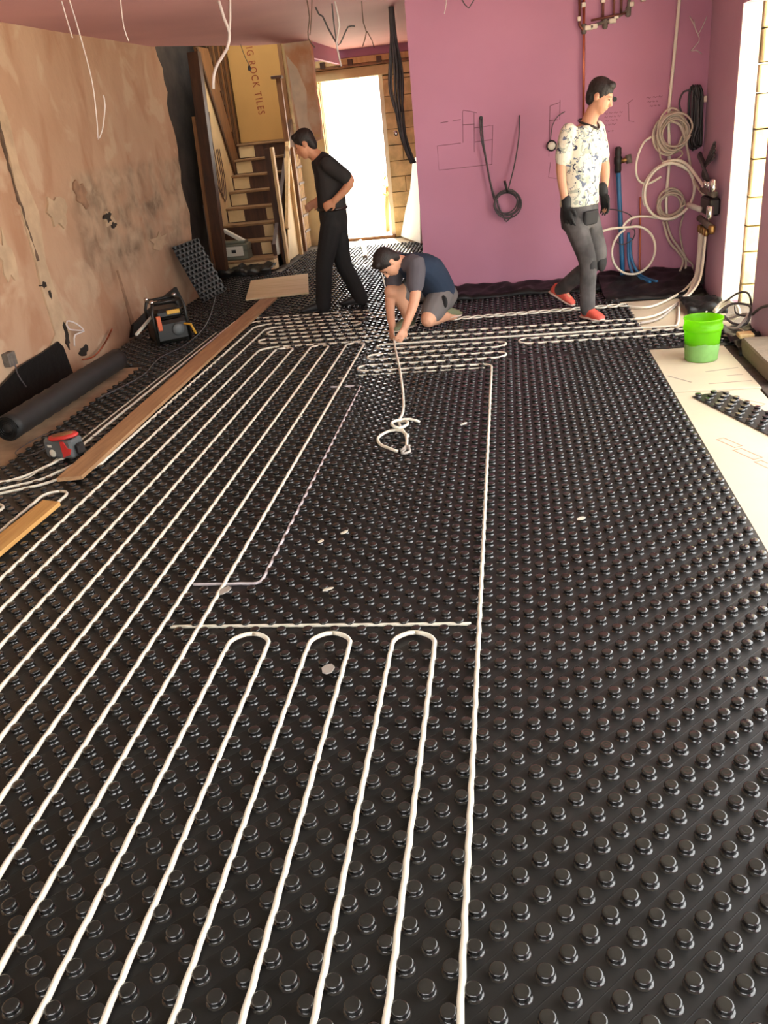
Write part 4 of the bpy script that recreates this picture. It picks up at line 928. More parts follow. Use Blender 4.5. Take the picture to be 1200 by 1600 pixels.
for k in range(5):
    cable('cable_loop', [(1.84, 5.75, 1.12), (1.80+0.015*k, 5.6, 1.10-0.02*k), (1.80, 5.45, 1.05), (1.83, 5.35, 0.95), (1.86, 5.45+0.05*k, 0.92), (1.85, 5.6, 1.0), (1.86, 5.3, 1.1+0.03*k)], 0.012, M['wire_d'], parent=gn)
# manifold
mf = thing('heating_manifold', 'black and chrome heating manifold with brass ends on the right wall', 'manifold')
MB().box(1.80, 1.895, 5.10, 5.42, 0.66, 0.80, 0.015).build('body', M['black'], mf)
MB().tube([(1.83, 5.05, 0.84), (1.83, 5.5, 0.84)], 0.028, 12).build('upper_bar', M['grey_joint'], mf, True)
MB().tube([(1.82, 5.05, 0.58), (1.82, 5.5, 0.60)], 0.028, 12).build('lower_bar', M['grey_joint'], mf, True)
for k in range(4):
    MB().lathe([(0.016, 0), (0.02, 0.01), (0.02, 0.05), (0.012, 0.06)], (1.83, 5.10+0.1*k, 0.86), 12).build('valve', M['chrome'], mf, True)
MB().lathe([(0.03, 0), (0.034, 0.02), (0.03, 0.09), (0.02, 0.10)], (1.82, 5.06, 0.86), 14).build('valve_head', M['chrome'], mf, True)
MB().lathe([(0.025, 0), (0.03, 0.02), (0.03, 0.1), (0.02, 0.11)], (1.81, 5.08, 0.64), 14).build('air_vent', M['chrome'], mf, True)
for k in range(4):
    MB().lathe([(0.016, 0), (0.02, 0.01), (0.02, 0.04), (0.014, 0.06)], (1.80, 5.12+0.09*k, 0.50), 12).build('brass_union', M['brass'], mf, True)
MB().lathe([(0.022, 0), (0.03, 0.02), (0.03, 0.06), (0.02, 0.07)], (1.82, 5.02, 0.53), 12).build('brass_end', M['brass'], mf, True)
MB().tube([(1.78, 5.25, 0.70), (1.68, 5.35, 0.74)], 0.024, 10).build('grey_connector', M['pipe_gr'], mf, True)
tag(MB().box(1.845, 1.888, 5.50, 5.56, 0.02, 0.56, 0.006).build('pipe_casing', M['black']), 'upright black casing left of the manifold pipes', 'casing')
# pipes sweeping from the manifold to the floor rows
ends = [(1.12, 4.375), (1.15, 4.225), (1.40, 4.075), (1.12, 4.86)]
lbs = ['manifold tail ending at the pipe row under the crouching man, second from the wall', 'manifold tail third from the wall, reaching the row with thin bends', 'manifold tail nearest the bucket, reaching the serpentine row', 'manifold tail nearest the pink wall, reaching the chain-like pair']
for k, ((ex, ey), lb) in enumerate(zip(ends, lbs)):
    y0 = 5.14+0.06*k
    order = {3: 3, 0: 2, 1: 1, 2: 0}[k]
    cable('manifold_tail_pipe', [(1.80, y0, 0.50), (1.80, y0+0.02, 0.32), (1.775, y0-0.02, 0.15), (1.70, y0-0.14+0.03*order, 0.05), (1.58, y0-0.35+0.05*order, 0.018), ((ex+1.5)/2, (ey*1.3+4.62*0.7)/2, 0.012), (ex, ey, 0.012)], 0.0105, M['pipe_gr' if k in (1,) else 'pipe'], lb, 'pipe', 'manifold tail pipes')
cable('manifold_tail_pipe', [(1.80, 5.38, 0.50), (1.80, 5.38, 0.3), (1.77, 5.3, 0.13), (1.68, 5.1, 0.04), (1.60, 4.85, 0.014), (1.64, 4.6, 0.012), (1.70, 4.45, 0.012)], 0.0105, M['pipe'], 'manifold tail bending back to a loose end on the sunlit board', 'pipe', 'manifold tail pipes')

# ================================================================== CEILING CABLES
def hang(pts, r, m, lb, nm='hanging_cable'):
    return cable(nm, pts, r, m, lb, 'cable', 'cables hanging from the ceiling', step=0.05)
hang([(-2.745, 3.6, H+0.02), (-2.737, 3.6, 2.48), (-2.725, 3.6, 2.36)], 0.0045, M['wire_w'], 'short white cable leftmost on the ceiling')
hang([(-2.69, 3.6, H+0.02), (-2.668, 3.6, 2.37), (-2.655, 3.6, 2.08), (-2.69, 3.6, 1.80), (-2.705, 3.6, 1.73), (-2.66, 3.6, 1.78), (-2.60, 3.6, 1.93), (-2.595, 3.6, 2.0)], 0.0045, M['wire_w'], 'long white cable hooking up at its end before the plaster wall')
hang([(-1.94, 4.5, H+0.02), (-1.915, 4.5, 2.45), (-1.893, 4.5, 2.36), (-1.93, 4.5, 2.26), (-2.02, 4.5, 2.17), (-2.07, 4.5, 2.09), (-2.09, 4.5, 2.0)], 0.012, M['wire_w'], 'thick white cable curling before the staircase')
hang([(-1.845, 4.5, H+0.02), (-1.87, 4.5, 2.45), (-1.892, 4.5, 2.36)], 0.008, M['wire_w'], 'white cable joining the thick curling one at its bend')
hang([(-2.37, 3.7, H+0.02), (-2.39, 3.7, 2.40), (-2.375, 3.7, 2.31)], 0.004, M['wire_w'], 'short thin cable between the hooked and the thick white cables')
hang([(-1.80, 4.0, H+0.01), (-1.78, 4.0, 2.54), (-1.70, 4.0, 2.53)], 0.006, M['wire_w'], 'white wire stub at the top edge left of the thick cable')
hang([(-1.39, 5.1, H+0.02), (-1.385, 5.1, 2.46), (-1.40, 5.1, 2.40), (-1.415, 5.1, 2.31), (-1.37, 5.1, 2.24)], 0.005, M['wire_b'], 'brown wire hanging left of the dark forked cables')
hang([(-1.345, 5.1, H+0.02), (-1.37, 5.1, 2.45), (-1.40, 5.1, 2.33)], 0.004, M['wire_b'], 'brown wire meeting its neighbour in a narrow V')
hang([(-1.43, 5.6, H+0.02), (-1.40, 5.6, 2.52), (-1.37, 5.6, 2.50), (-1.335, 5.6, 2.41), (-1.27, 5.6, 2.28)], 0.007, M['wire_d'], 'dark cable slanting right above the bright doorway')
hang([(-1.10, 5.6, 2.40), (-1.16, 5.6, 2.40), (-1.21, 5.6, 2.33), (-1.265, 5.6, 2.27), (-1.27, 5.55, 2.4), (-1.26, 5.5, H)], 0.006, M['wire_d'], 'dark cable hooking up right above the bright doorway')
hang([(-1.02, 5.6, H+0.02), (-1.025, 5.6, 2.42), (-1.005, 5.6, 2.345), (-1.05, 5.6, 2.24)], 0.0045, M['wire_b'], 'thin wire hanging left of the thick grey bundle')
hang([(-1.0, 5.6, 2.35), (-0.965, 5.6, 2.28), (-0.95, 5.6, 2.22)], 0.004, M['wire_b'], 'thin forked wire tip beside the thick grey bundle')
hang([(-1.22, 5.4, H+0.02), (-1.20, 5.4, 2.40), (-1.24, 5.4, 2.28), (-1.22, 5.4, 2.10)], 0.007, M['wire_w'], 'pale cable hanging straight before the bright doorway')
bn = thing('cable_bundle', 'thick dark grey cable bundle hanging beside the pink wall edge', 'cable bundle')
for k in range(9):
    a = 2*PI*k/9; rx = 0.022*math.cos(a); ry = 0.022*math.sin(a); fr = 1+0.5*(k % 3)
    pts = [(-0.85+rx*0.7, 6.25+ry, H+0.02), (-0.85+rx, 6.25+ry, 2.35), (-0.845+rx*1.5*fr, 6.25+ry*1.4, 2.1), (-0.855+rx*1.7*fr, 6.25+ry, 1.9), (-0.85+rx*1.6, 6.25+ry, 1.7)]
    if k % 3 != 2: pts += [(-0.835+rx*1.2, 6.25+ry, 1.5), (-0.79+rx, 6.25+ry, 1.33), (-0.755+rx, 6.25+ry, 1.24)]
    MB().tube(catmull(pts, 0.05), 0.0105, 6).build('cable', M['wire_d'], bn, True)
MB().lathe([(0.014, 0), (0.018, 0.01), (0.018, 0.035), (0.01, 0.045)], (-0.90, 6.23, 1.50), 10).build('connector', M['chrome'], bn, True)
hang([(-0.24, 5.75, H+0.02), (-0.19, 5.75, 2.52), (-0.13, 5.75, 2.44), (-0.06, 5.75, 2.54), (-0.05, 5.75, H+0.02)], 0.005, M['wire_d'], 'dark wire loop hanging at the top of the pink wall')
hang([(-0.31, 5.75, H+0.02), (-0.32, 5.75, 2.49), (-0.34, 5.75, 2.42)], 0.004, M['wire_w'], 'pale wire pair hanging at the top of the pink wall')

# ================================================================== HALL: sheet, outside objects
sp = [(-1.46, 10.5, 0.03), (-1.26, 10.0, 0.03), (-1.08, 9.56, 0.03), (-1.05, 9.62, 0.60), (-1.03, 9.66, 1.16), (-1.14, 9.95, 1.10), (-1.22, 10.1, 0.72), (-1.34, 10.3, 0.40)]
v = list(sp) + [(x+0.02, y+0.03, z) for x, y, z in sp]; n_ = len(sp)
tag(mkobj('white_board', v, [tuple(range(n_-1, -1, -1)), tuple(range(n_, 2*n_))] + [(i_, (i_+1) % n_, n_+(i_+1) % n_, n_+i_) for i_ in range(n_)], M['whitepoly']), 'bright white sheet leaning beside the far doorway', 'sheet')
tag(MB().box(-0.99, -0.9, 9.15, 9.3, 0.024, 0.17, 0.01).build('timber_offcut', M['wood_pale']), 'pale timber off-cut standing before the white leaning sheet', 'timber')
cable('clear_tape_strip', [(-2.05, 10.3, 0.03), (-1.98, 9.9, 0.035), (-1.88, 9.5, 0.04), (-1.80, 9.1, 0.035), (-1.74, 8.7, 0.03)], 0.03, M['pipe_gr'], 'grey ribbed hose lying on the sunlit hall mat', 'hose')
ot = thing('outdoor_shrub', 'green and orange shrub just outside the far doorway', 'shrub')
MB().tube([(-1.9, 12.3, -0.12), (-1.88, 12.3, 0.3), (-1.83, 12.3, 0.62)], 0.04, 8).build('stem', M['orange'], ot, True)
sr = random.Random(5)
for k in range(40):
    a = sr.uniform(0, 2*PI); b = sr.uniform(0.0, 0.18); z = 0.5+sr.uniform(0, 0.35); c = Vector((-1.88+b*math.cos(a), 12.3+b*math.sin(a), z))
    d = Vector((math.cos(a), math.sin(a), sr.uniform(-.3, .8))).normalized()*0.07; s_ = Vector((-math.sin(a), math.cos(a), 0))*0.025
    mkobj('leaf', [c-d, c+s_, c+d, c-s_, c+Vector((0, 0, .006))], [(0, 1, 4), (1, 2, 4), (2, 3, 4), (3, 0, 4)], M['leaf' if k % 3 else 'orange'], ot)

# ================================================================== RIGHT SIDE: bucket, cables, block
bk = thing('bucket', 'lime green plastic bucket standing on the pale boards', 'bucket', (1.405, 3.20, -0.0045))
prof = [(0.098, 0.0), (0.104, 0.004), (0.108, 0.06), (0.117, 0.20), (0.118, 0.205), (0.125, 0.206), (0.1255, 0.232), (0.119, 0.234), (0.121, 0.272), (0.127, 0.276), (0.127, 0.284), (0.120, 0.285), (0.1175, 0.275), (0.113, 0.20), (0.104, 0.06), (0.100, 0.008)]
MB().lathe(prof, sides=40).build('shell', M['bucket'], bk, True)
MB().lathe([(0.100, 0.01), (0.1065, 0.130), (0.03, 0.134)], sides=32).build('contents', M['slurry'], bk, True)
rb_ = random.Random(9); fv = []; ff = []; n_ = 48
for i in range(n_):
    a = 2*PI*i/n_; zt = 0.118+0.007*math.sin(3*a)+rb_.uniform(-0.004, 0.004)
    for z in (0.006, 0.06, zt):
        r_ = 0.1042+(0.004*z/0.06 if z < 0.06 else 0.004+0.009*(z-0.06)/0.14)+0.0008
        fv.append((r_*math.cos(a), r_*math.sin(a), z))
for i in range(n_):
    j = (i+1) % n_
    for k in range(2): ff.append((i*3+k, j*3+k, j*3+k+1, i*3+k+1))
mkobj('lower_band', fv, ff, M['band_green'], bk, True)  # muted grey-green band around the lower bucket, ragged along its top
cabs = [([(1.70, 4.15, 0.02), (1.78, 4.05, 0.05), (1.86, 3.95, 0.10), (1.84, 3.80, 0.12), (1.76, 3.75, 0.05), (1.70, 3.9, 0.04), (1.75, 4.1, 0.05), (1.85, 4.15, 0.06)], 0.010, 'pipe_gr', 'grey cable loop at the foot of the right opening, lowest of the heap'),
        ([(1.72, 4.2, 0.05), (1.82, 4.2, 0.12), (1.87, 4.0, 0.16), (1.86, 3.8, 0.17), (1.82, 3.74, 0.08), (1.76, 3.85, 0.06), (1.74, 4.05, 0.07)], 0.010, 'wire_d', 'dark cable loop at the foot of the right opening'),
        ([(1.86, 3.75, 0.14), (1.87, 3.6, 0.22), (1.88, 3.4, 0.28), (1.885, 3.24, 0.30)], 0.010, 'wire_d', 'dark cable climbing along the right wall from the heap'),
        ([(1.72, 4.3, 0.05), (1.80, 4.35, 0.11), (1.87, 4.25, 0.10), (1.86, 4.1, 0.05), (1.78, 4.1, 0.03), (1.72, 4.22, 0.03), (1.76, 4.33, 0.06), (1.84, 4.3, 0.13)], 0.012, 'paper', 'white cable coil at the foot of the right opening'),
        ([(1.66, 3.98, 0.02), (1.74, 3.86, 0.03), (1.80, 3.72, 0.03), (1.72, 3.6, 0.02), (1.66, 3.68, 0.02)], 0.009, 'pipe_gr', 'grey cable end spilling in front of the heap'),
        ([(1.78, 4.4, 0.06), (1.86, 4.2, 0.2), (1.88, 3.95, 0.24), (1.87, 3.85, 0.12), (1.82, 4.0, 0.09), (1.85, 4.2, 0.1)], 0.008, 'black', 'black cable twist on top of the heap by the right opening')]
for pts, r, mm, lb in cabs: cable('floor_cable', pts, r, M[mm], lb, 'cable', 'cables heaped at the right opening', step=0.02)
tag(MB().box(1.68, 1.88, 2.55, 3.30, -0.012, 0.10, 0.012).build('concrete_block', M['beigeblock']), 'beige block lying on the earth beside the right wall', 'block')
tag(MB().box(1.70, 1.80, 3.42, 3.52, 0.055, 0.085, 0.006).xform(Matrix.Identity(4)).build('timber_chip', M['wood_pale']), 'small pale timber chip on the polythene by the right wall', 'timber')

# ================================================================== PEOPLE
V = Vector
def ellipsoid(c, ax, ay, az, n=12, m_=8):
    c, ax, ay, az = V(c), V(ax), V(ay), V(az)
    v = [c-az]; f = []
    for j in range(1, m_):
        t = -PI/2+PI*j/m_
        for i in range(n):
            a = 2*PI*i/n; v.append(c + ax*math.cos(a)*math.cos(t) + ay*math.sin(a)*math.cos(t) + az*math.sin(t))
    v.append(c+az); top = len(v)-1
    for i in range(n):
        k = (i+1) % n
        f.append((0, 1+k, 1+i)); f.append((top, 1+(m_-2)*n+i, 1+(m_-2)*n+k))
        for j in range(m_-2): f.append((1+j*n+i, 1+j*n+k, 1+(j+1)*n+k, 1+(j+1)*n+i))
    return v, f
def limb(pts, rad, n=12):
    """round limb with domed ends"""
    P = catmull(pts, 0.04); S = [0.0]
    src = [V(p) for p in pts]
    # radius by nearest parameter along the source polyline
    cum = [0.0]
    for a, b in zip(src, src[1:]): cum.append(cum[-1]+(b-a).length)
    tot = 0.0; L = [0.0]
    for a, b in zip(P, P[1:]): tot += (b-a).length; L.append(tot)
    R = []
    for l in L:
        q = l/tot*cum[-1] if tot > 0 else 0
        k = 0
        while k < len(cum)-2 and q > cum[k+1]: k += 1
        t = min(1, max(0, (q-cum[k])/max(1e-6, cum[k+1]-cum[k]))); R.append(rad[k]*(1-t)+rad[k+1]*t)
    d0 = (P[0]-P[1]).normalized(); d1 = (P[-1]-P[-2]).normalized()
    P = [P[0]+d0*R[0]*0.95, P[0]+d0*R[0]*0.7] + P + [P[-1]+d1*R[-1]*0.7, P[-1]+d1*R[-1]*0.95]
    R = [R[0]*0.25, R[0]*0.7] + R + [R[-1]*0.7, R[-1]*0.25]
    b = MB().tube(P, R, n); return b.v, b.f
def loft(rings, n=18):
    """rings: (centre, half-width vector, half-depth vector)"""
    v = []; f = []
    for c, u, w in rings:
        c, u, w = V(c), V(u), V(w)
        for i in range(n):
            a = 2*PI*i/n; ca, sa = math.cos(a), math.sin(a)
            q = 0.8; ca = math.copysign(abs(ca)**q, ca); sa = math.copysign(abs(sa)**q, sa)
            v.append(c+u*ca+w*sa)
    for k in range(len(rings)-1):
        for i in range(n):
            j = (i+1) % n; f.append((k*n+i, k*n+j, (k+1)*n+j, (k+1)*n+i))
    f.append(tuple(range(n-1, -1, -1))); f.append(tuple((len(rings)-1)*n+i for i in range(n)))
    return v, f
def skin(name, parts, voxel, m, parent=None, smooth=6):
    b = MB()
    for v, f in parts: b.add(v, f)
    bmx = bmesh.new(); me = bpy.data.meshes.new('tmp'); me.from_pydata(b.v, [], b.f); bmx.from_mesh(me)
    bmesh.ops.recalc_face_normals(bmx, faces=bmx.faces); bmx.to_mesh(me); bmx.free()
    tmp = bpy.data.objects.new('tmp', me); C.objects.link(tmp)
    r = tmp.modifiers.new('r', 'REMESH'); r.mode = 'VOXEL'; r.voxel_size = voxel; r.use_smooth_shade = True
    s_ = tmp.modifiers.new('s', 'SMOOTH'); s_.iterations = smooth; s_.factor = 0.5
    bpy.context.view_layer.update()
    out = bpy.data.meshes.new_from_object(tmp.evaluated_get(bpy.context.evaluated_depsgraph_get()))
    bpy.data.objects.remove(tmp); bpy.data.meshes.remove(me)
    out.name = name; out.materials.clear(); out.materials.append(m)
    out.polygons.foreach_set('use_smooth', [True]*len(out.polygons))
    o = bpy.data.objects.new(name, out); C.objects.link(o)
    if parent: o.parent = parent
    return o
def hand(wrist, d, nrm, side, L=0.19, k=1.0, curl=0.5):
    """wrist point, finger direction d, palm normal nrm (towards the palm side), side = thumb side sign"""
    w = V(wrist); d = V(d).normalized(); nrm = V(nrm); nrm = (nrm-d*nrm.dot(d)).normalized(); t = d.cross(nrm).normalized()*side
    out = []
    pc = w + d*L*0.26
    out.append(loft([(w-d*0.01, t*0.026*k, nrm*0.020*k), (w+d*L*0.15, t*0.034*k, nrm*0.017*k), (w+d*L*0.42, t*0.042*k, nrm*0.015*k), (w+d*L*0.50, t*0.040*k, nrm*0.012*k)], 12))
    for i, (o_, ln) in enumerate(((0.031, 0.40), (0.011, 0.46), (-0.010, 0.43), (-0.030, 0.34))):
        b0 = w+d*L*0.44+t*o_*k
        p1 = b0+d*L*ln*0.45+nrm*L*0.06*curl+t*o_*0.12
        p2 = p1+(d*(1-0.5*curl)+nrm*curl).normalized()*L*ln*0.32
        p3 = p2+(d*(1-0.95*curl)+nrm*curl*1.3).normalized()*L*ln*0.25
        out.append(limb([b0, p1, p2, p3], [0.0092*k, 0.0088*k, 0.0080*k, 0.0070*k], 8))
    b0 = w+d*L*0.12+t*0.026*k
    out.append(limb([b0, b0+(d*0.6+t*0.75).normalized()*L*0.2+nrm*0.01, b0+(d*0.85+t*0.5).normalized()*L*0.36+nrm*0.018], [0.0135*k, 0.011*k, 0.0085*k], 8))
    return out
def head(c, f, u, k=1.0):
    """head parts: centre, face direction, up"""
    c = V(c); f = V(f).normalized(); u = V(u); u = (u-f*u.dot(f)).normalized(); s_ = f.cross(u)
    P = [ellipsoid(c-f*0.012*k+u*0.030*k, s_*0.076*k, f*0.094*k, u*0.088*k), ellipsoid(c+f*0.022*k-u*0.025*k, s_*0.064*k, f*0.066*k, u*0.085*k),
         ellipsoid(c+f*0.045*k-u*0.088*k, s_*0.034*k, f*0.030*k, u*0.024*k), ellipsoid(c+f*0.066*k+u*0.028*k, s_*0.050*k, f*0.020*k, u*0.012*k)]
    b = MB().tube([c+f*0.080*k+u*0.018*k, c+f*0.092*k-u*0.006*k, c+f*0.104*k-u*0.028*k, c+f*0.090*k-u*0.036*k], [0.008*k, 0.011*k, 0.0145*k, 0.010*k], 8); P.append((b.v, b.f))
    P.append(ellipsoid(c+f*0.078*k-u*0.058*k, s_*0.024*k, f*0.012*k, u*0.007*k)); P.append(ellipsoid(c+f*0.074*k-u*0.068*k, s_*0.020*k, f*0.012*k, u*0.007*k))
    for q in (-1, 1): P.append(ellipsoid(c+s_*q*0.078*k-f*0.010*k-u*0.002*k, s_*0.008*k, f*0.020*k, u*0.032*k))
    return P, (c, f, u, s_, k)
def head_extras(hd, parent, hairparts):
    c, f, u, s_, k = hd
    for q in (-1, 1):
        v, fc = ellipsoid(c+f*0.079*k+s_*q*0.031*k+u*0.006*k, s_*0.010*k, f*0.006*k, u*0.0042*k); mkobj('eye', v, fc, M['eye'], parent, True)
        b = MB().tube([c+f*0.083*k+s_*q*0.014*k+u*0.024*k, c+f*0.084*k+s_*q*0.032*k+u*0.029*k, c+f*0.072*k+s_*q*0.052*k+u*0.024*k], [0.0025*k, 0.0035*k, 0.002*k], 6); b.build('eyebrow', M['hair'], parent, True)
    skin('hair', hairparts, 0.008, M['hair'], parent, 3)
def hair_cap(hd, low=0.0):
    c, f, u, s_, k = hd
    P = [ellipsoid(c-f*0.020*k+u*0.046*k, s_*0.083*k, f*0.098*k, u*0.088*k, 16, 10), ellipsoid(c-f*0.058*k+u*0.0*k, s_*0.072*k, f*0.055*k, u*(0.085+low)*k, 14, 8), ellipsoid(c+f*0.045*k+u*0.098*k, s_*0.056*k, f*0.036*k, u*0.028*k)]
    for q in (-1, 1): P.append(ellipsoid(c+s_*q*0.068*k+f*0.012*k+u*0.03*k, s_*0.012*k, f*0.018*k, u*0.036*k))
    return P

# ---------------------------------------------------------------- man in the camouflage shirt (right)
pa = thing('person', 'man in pale camouflage T-shirt, black gloves and coral trainers walking past the pink wall', 'person')
fw = V((0.72, -0.66, 0)).normalized(); sd = V((-fw.y, fw.x, 0))    # sd = his left
if True:
    hip = V((0.715, 4.70, 0.84)); chest = V((0.735, 4.69, 1.28)); nk = V((0.775, 4.665, 1.49))
    hc = V((0.862, 4.62, 1.655)); hf = V((0.86, -0.30, -0.42)); hu = V((0.30, -0.12, 0.95))
    hp, hd = head(hc, hf, hu)
    shR = chest - sd*0.165 + V((-0.01, 0, 0.155)); shL = chest + sd*0.165 + V((0.01, 0, 0.150))
    elR = V((0.565, 4.555, 1.175)); wrR = V((0.604, 4.545, 0.90)); elL = V((0.925, 4.83, 1.14)); wrL = V((0.912, 4.76, 0.95))
    hiR = hip - sd*0.09 + V((0, 0, -0.03)); hiL = hip + sd*0.09 + V((0, 0, -0.03))
    knR = V((0.770, 4.51, 0.455)); anR = V((0.765, 4.47, 0.085)); knL = V((0.868, 4.74, 0.45)); anL = V((0.572, 5.03, 0.145))
    def torso(g): return loft([(hip+V((0, 0, -0.10)), sd*(0.145+g), fw*(0.105+g)), (hip, sd*(0.155+g), fw*(0.112+g)), (hip+V((0.005, 0, 0.16)), sd*(0.142+g), fw*(0.100+g)), (chest+V((0, 0, -0.08)), sd*(0.160+g), fw*(0.110+g)), (chest+V((0.01, 0, 0.08)), sd*(0.175+g), fw*(0.105+g)), (chest+V((0.02, -0.01, 0.17)), sd*(0.145+g), fw*(0.078+g)), (nk+V((0, 0, -0.015)), sd*(0.07+g), fw*(0.06+g))])
    body = [torso(0.0), limb([nk+V((-0.01, 0, -0.04)), nk+V((0.03, -0.012, 0.05)), hc-V((0.02, -0.01, 0.05))], [0.062, 0.056, 0.055])] + hp
    body += [limb([shR, elR, wrR], [0.052, 0.040, 0.028]), limb([shL, elL, wrL], [0.052, 0.040, 0.028])]
    body += hand(wrR, (0.12, -0.08, -1), (0.5, 0.5, 0), 1, 0.175, 0.72, 0.4) + hand(wrL, (0.15, -0.12, -1), (-0.5, -0.3, 0), -1, 0.175, 0.72, 0.4)
    body += [limb([hiR, (hiR+knR)/2+fw*0.01, knR, (knR+anR)/2, anR], [0.070, 0.062, 0.050, 0.046, 0.038]), limb([hiL, (hiL+knL)/2+fw*0.01, knL, (knL+anL)/2, anL], [0.070, 0.062, 0.050, 0.046, 0.038]), limb([anR, anR+V((0.05, -0.06, -0.045))], [0.042, 0.036]), limb([anL, anL+V((0.07, -0.05, -0.06))], [0.042, 0.036])]
    bo = skin('body', body, 0.0085, M['skin'], pa, 4)
    head_extras(hd, pa, hair_cap(hd))
    skin('t_shirt', [loft([(hip+V((0, 0, 0.045)), sd*0.172, fw*0.130), (hip+V((0.005, 0, 0.17)), sd*0.163, fw*0.120), (chest+V((0, 0, -0.08)), sd*0.176, fw*0.125), (chest+V((0.01, 0, 0.08)), sd*0.190, fw*0.120), (chest+V((0.02, -0.01, 0.165)), sd*0.162, fw*0.092), (nk+V((-0.005, 0, -0.02)), sd*0.085, fw*0.074)]),
                     limb([shR+V((0.01, 0, 0)), shR+(elR-shR)*0.45, shR+(elR-shR)*0.72], [0.068, 0.066, 0.062]), limb([shL, shL+(elL-shL)*0.5, shL+(elL-shL)*0.72], [0.066, 0.062, 0.058])], 0.011, M['camo'], pa, 5)
    b = MB().tube(catmull([nk+V((-0.07, -0.0, 0.015))+sd*0.0, nk+fw*0.0-sd*0.078+V((0, 0, 0.0)), nk+fw*0.075-sd*0.03+V((0, 0, -0.035)), nk+fw*0.092+V((0, 0, -0.055)), nk+fw*0.075+sd*0.035+V((0, 0, -0.035)), nk+sd*0.078, nk-fw*0.06+V((0, 0, 0.02)), nk+V((-0.07, 0, 0.015))], 0.02), 0.009, 6); b.build('collar', M['eye'], pa, True)
    skin('trousers', [loft([(hip+V((0, 0, -0.13)), sd*0.150, fw*0.115), (hip+V((0, 0, -0.03)), sd*0.168, fw*0.125), (hip+V((0, 0, 0.06)), sd*0.164, fw*0.122)]),
                      limb([hiR, (hiR+knR)/2+fw*0.01, knR, (knR+anR)/2, anR+V((0.0, 0, 0.01))], [0.098, 0.086, 0.071, 0.066, 0.062]), limb([hiL, (hiL+knL)/2+fw*0.01, knL, (knL+anL)/2, anL+V((0.01, 0, 0.01))], [0.098, 0.086, 0.071, 0.068, 0.062])], 0.011, M['jeans'], pa, 5)
    for kn in (knR, knL):
        v, f_ = ellipsoid(kn+fw*0.045+V((0, 0, -0.03)), sd*0.052, fw*0.030, V((0, 0, 0.075)), 12, 8); mkobj('knee_patch', v, f_, M['kneepad'], pa, True)
    pu = skin('tool_pouch', [loft([(hip+fw*0.125+V((0, 0, -0.10))-sd*0.02, sd*0.085, fw*0.025), (hip+fw*0.135+V((0, 0, 0.01))-sd*0.02, sd*0.09, fw*0.022)], 12)], 0.009, M['kneepad'], pa, 3)
    skin('glove', [limb([wrR+V((0, 0, 0.05)), wrR], [0.040, 0.037])] + hand(wrR, (0.12, -0.08, -1), (0.5, 0.5, 0), 1, 0.188, 1.3, 0.4), 0.0065, M['glove'], pa, 3)
    skin('glove', [limb([wrL+V((-0.01, 0, 0.05)), wrL], [0.040, 0.037])] + hand(wrL, (0.15, -0.12, -1), (-0.5, -0.3, 0), -1, 0.188, 1.3, 0.4), 0.0065, M['glove'], pa, 3)
    def shoe(heel, toe, up, m, ms, parent, w=0.046, nm='trainer'):
        heel = V(heel); toe = V(toe); d = (toe-heel).normalized(); up = V(up); up = (up-d*up.dot(d)).normalized(); t = d.cross(up); L = (toe-heel).length
        o = skin(nm, [loft([(heel+d*0.0+up*0.045, t*w*0.7, up*0.030), (heel+d*L*0.12+up*0.052, t*w*0.9, up*0.045), (heel+d*L*0.45+up*0.048, t*w*0.95, up*0.042), (heel+d*L*0.75+up*0.034, t*w*1.08, up*0.028), (heel+d*L*0.95+up*0.026, t*w*0.85, up*0.018), (heel+d*L+up*0.022, t*w*0.5, up*0.010)], 16), ellipsoid(heel+d*L*0.2+up*0.085, t*w*0.8, d*0.05, up*0.03)], 0.007, m, parent, 3)
        b_ = MB().add(*loft([(heel-d*0.008+up*0.012, t*w*0.75, up*0.012), (heel+d*L*0.15+up*0.012, t*w*1.0, up*0.012), (heel+d*L*0.5+up*0.012, t*w*0.98, up*0.012), (heel+d*L*0.8+up*0.012, t*w*1.12, up*0.011), (heel+d*L*1.01+up*0.014, t*w*0.55, up*0.009)], 16))
        b_.build('sole', ms, o, True)
        return o
    shoe((0.735, 4.52, 0.020), (0.875, 4.33, 0.020), (0, 0, 1), M['trainer'], M['sole'], pa)
    shoe((0.50, 5.085, 0.125), (0.685, 4.945, 0.022), (0.55, -0.35, 0.75), M['trainer'], M['sole'], pa)

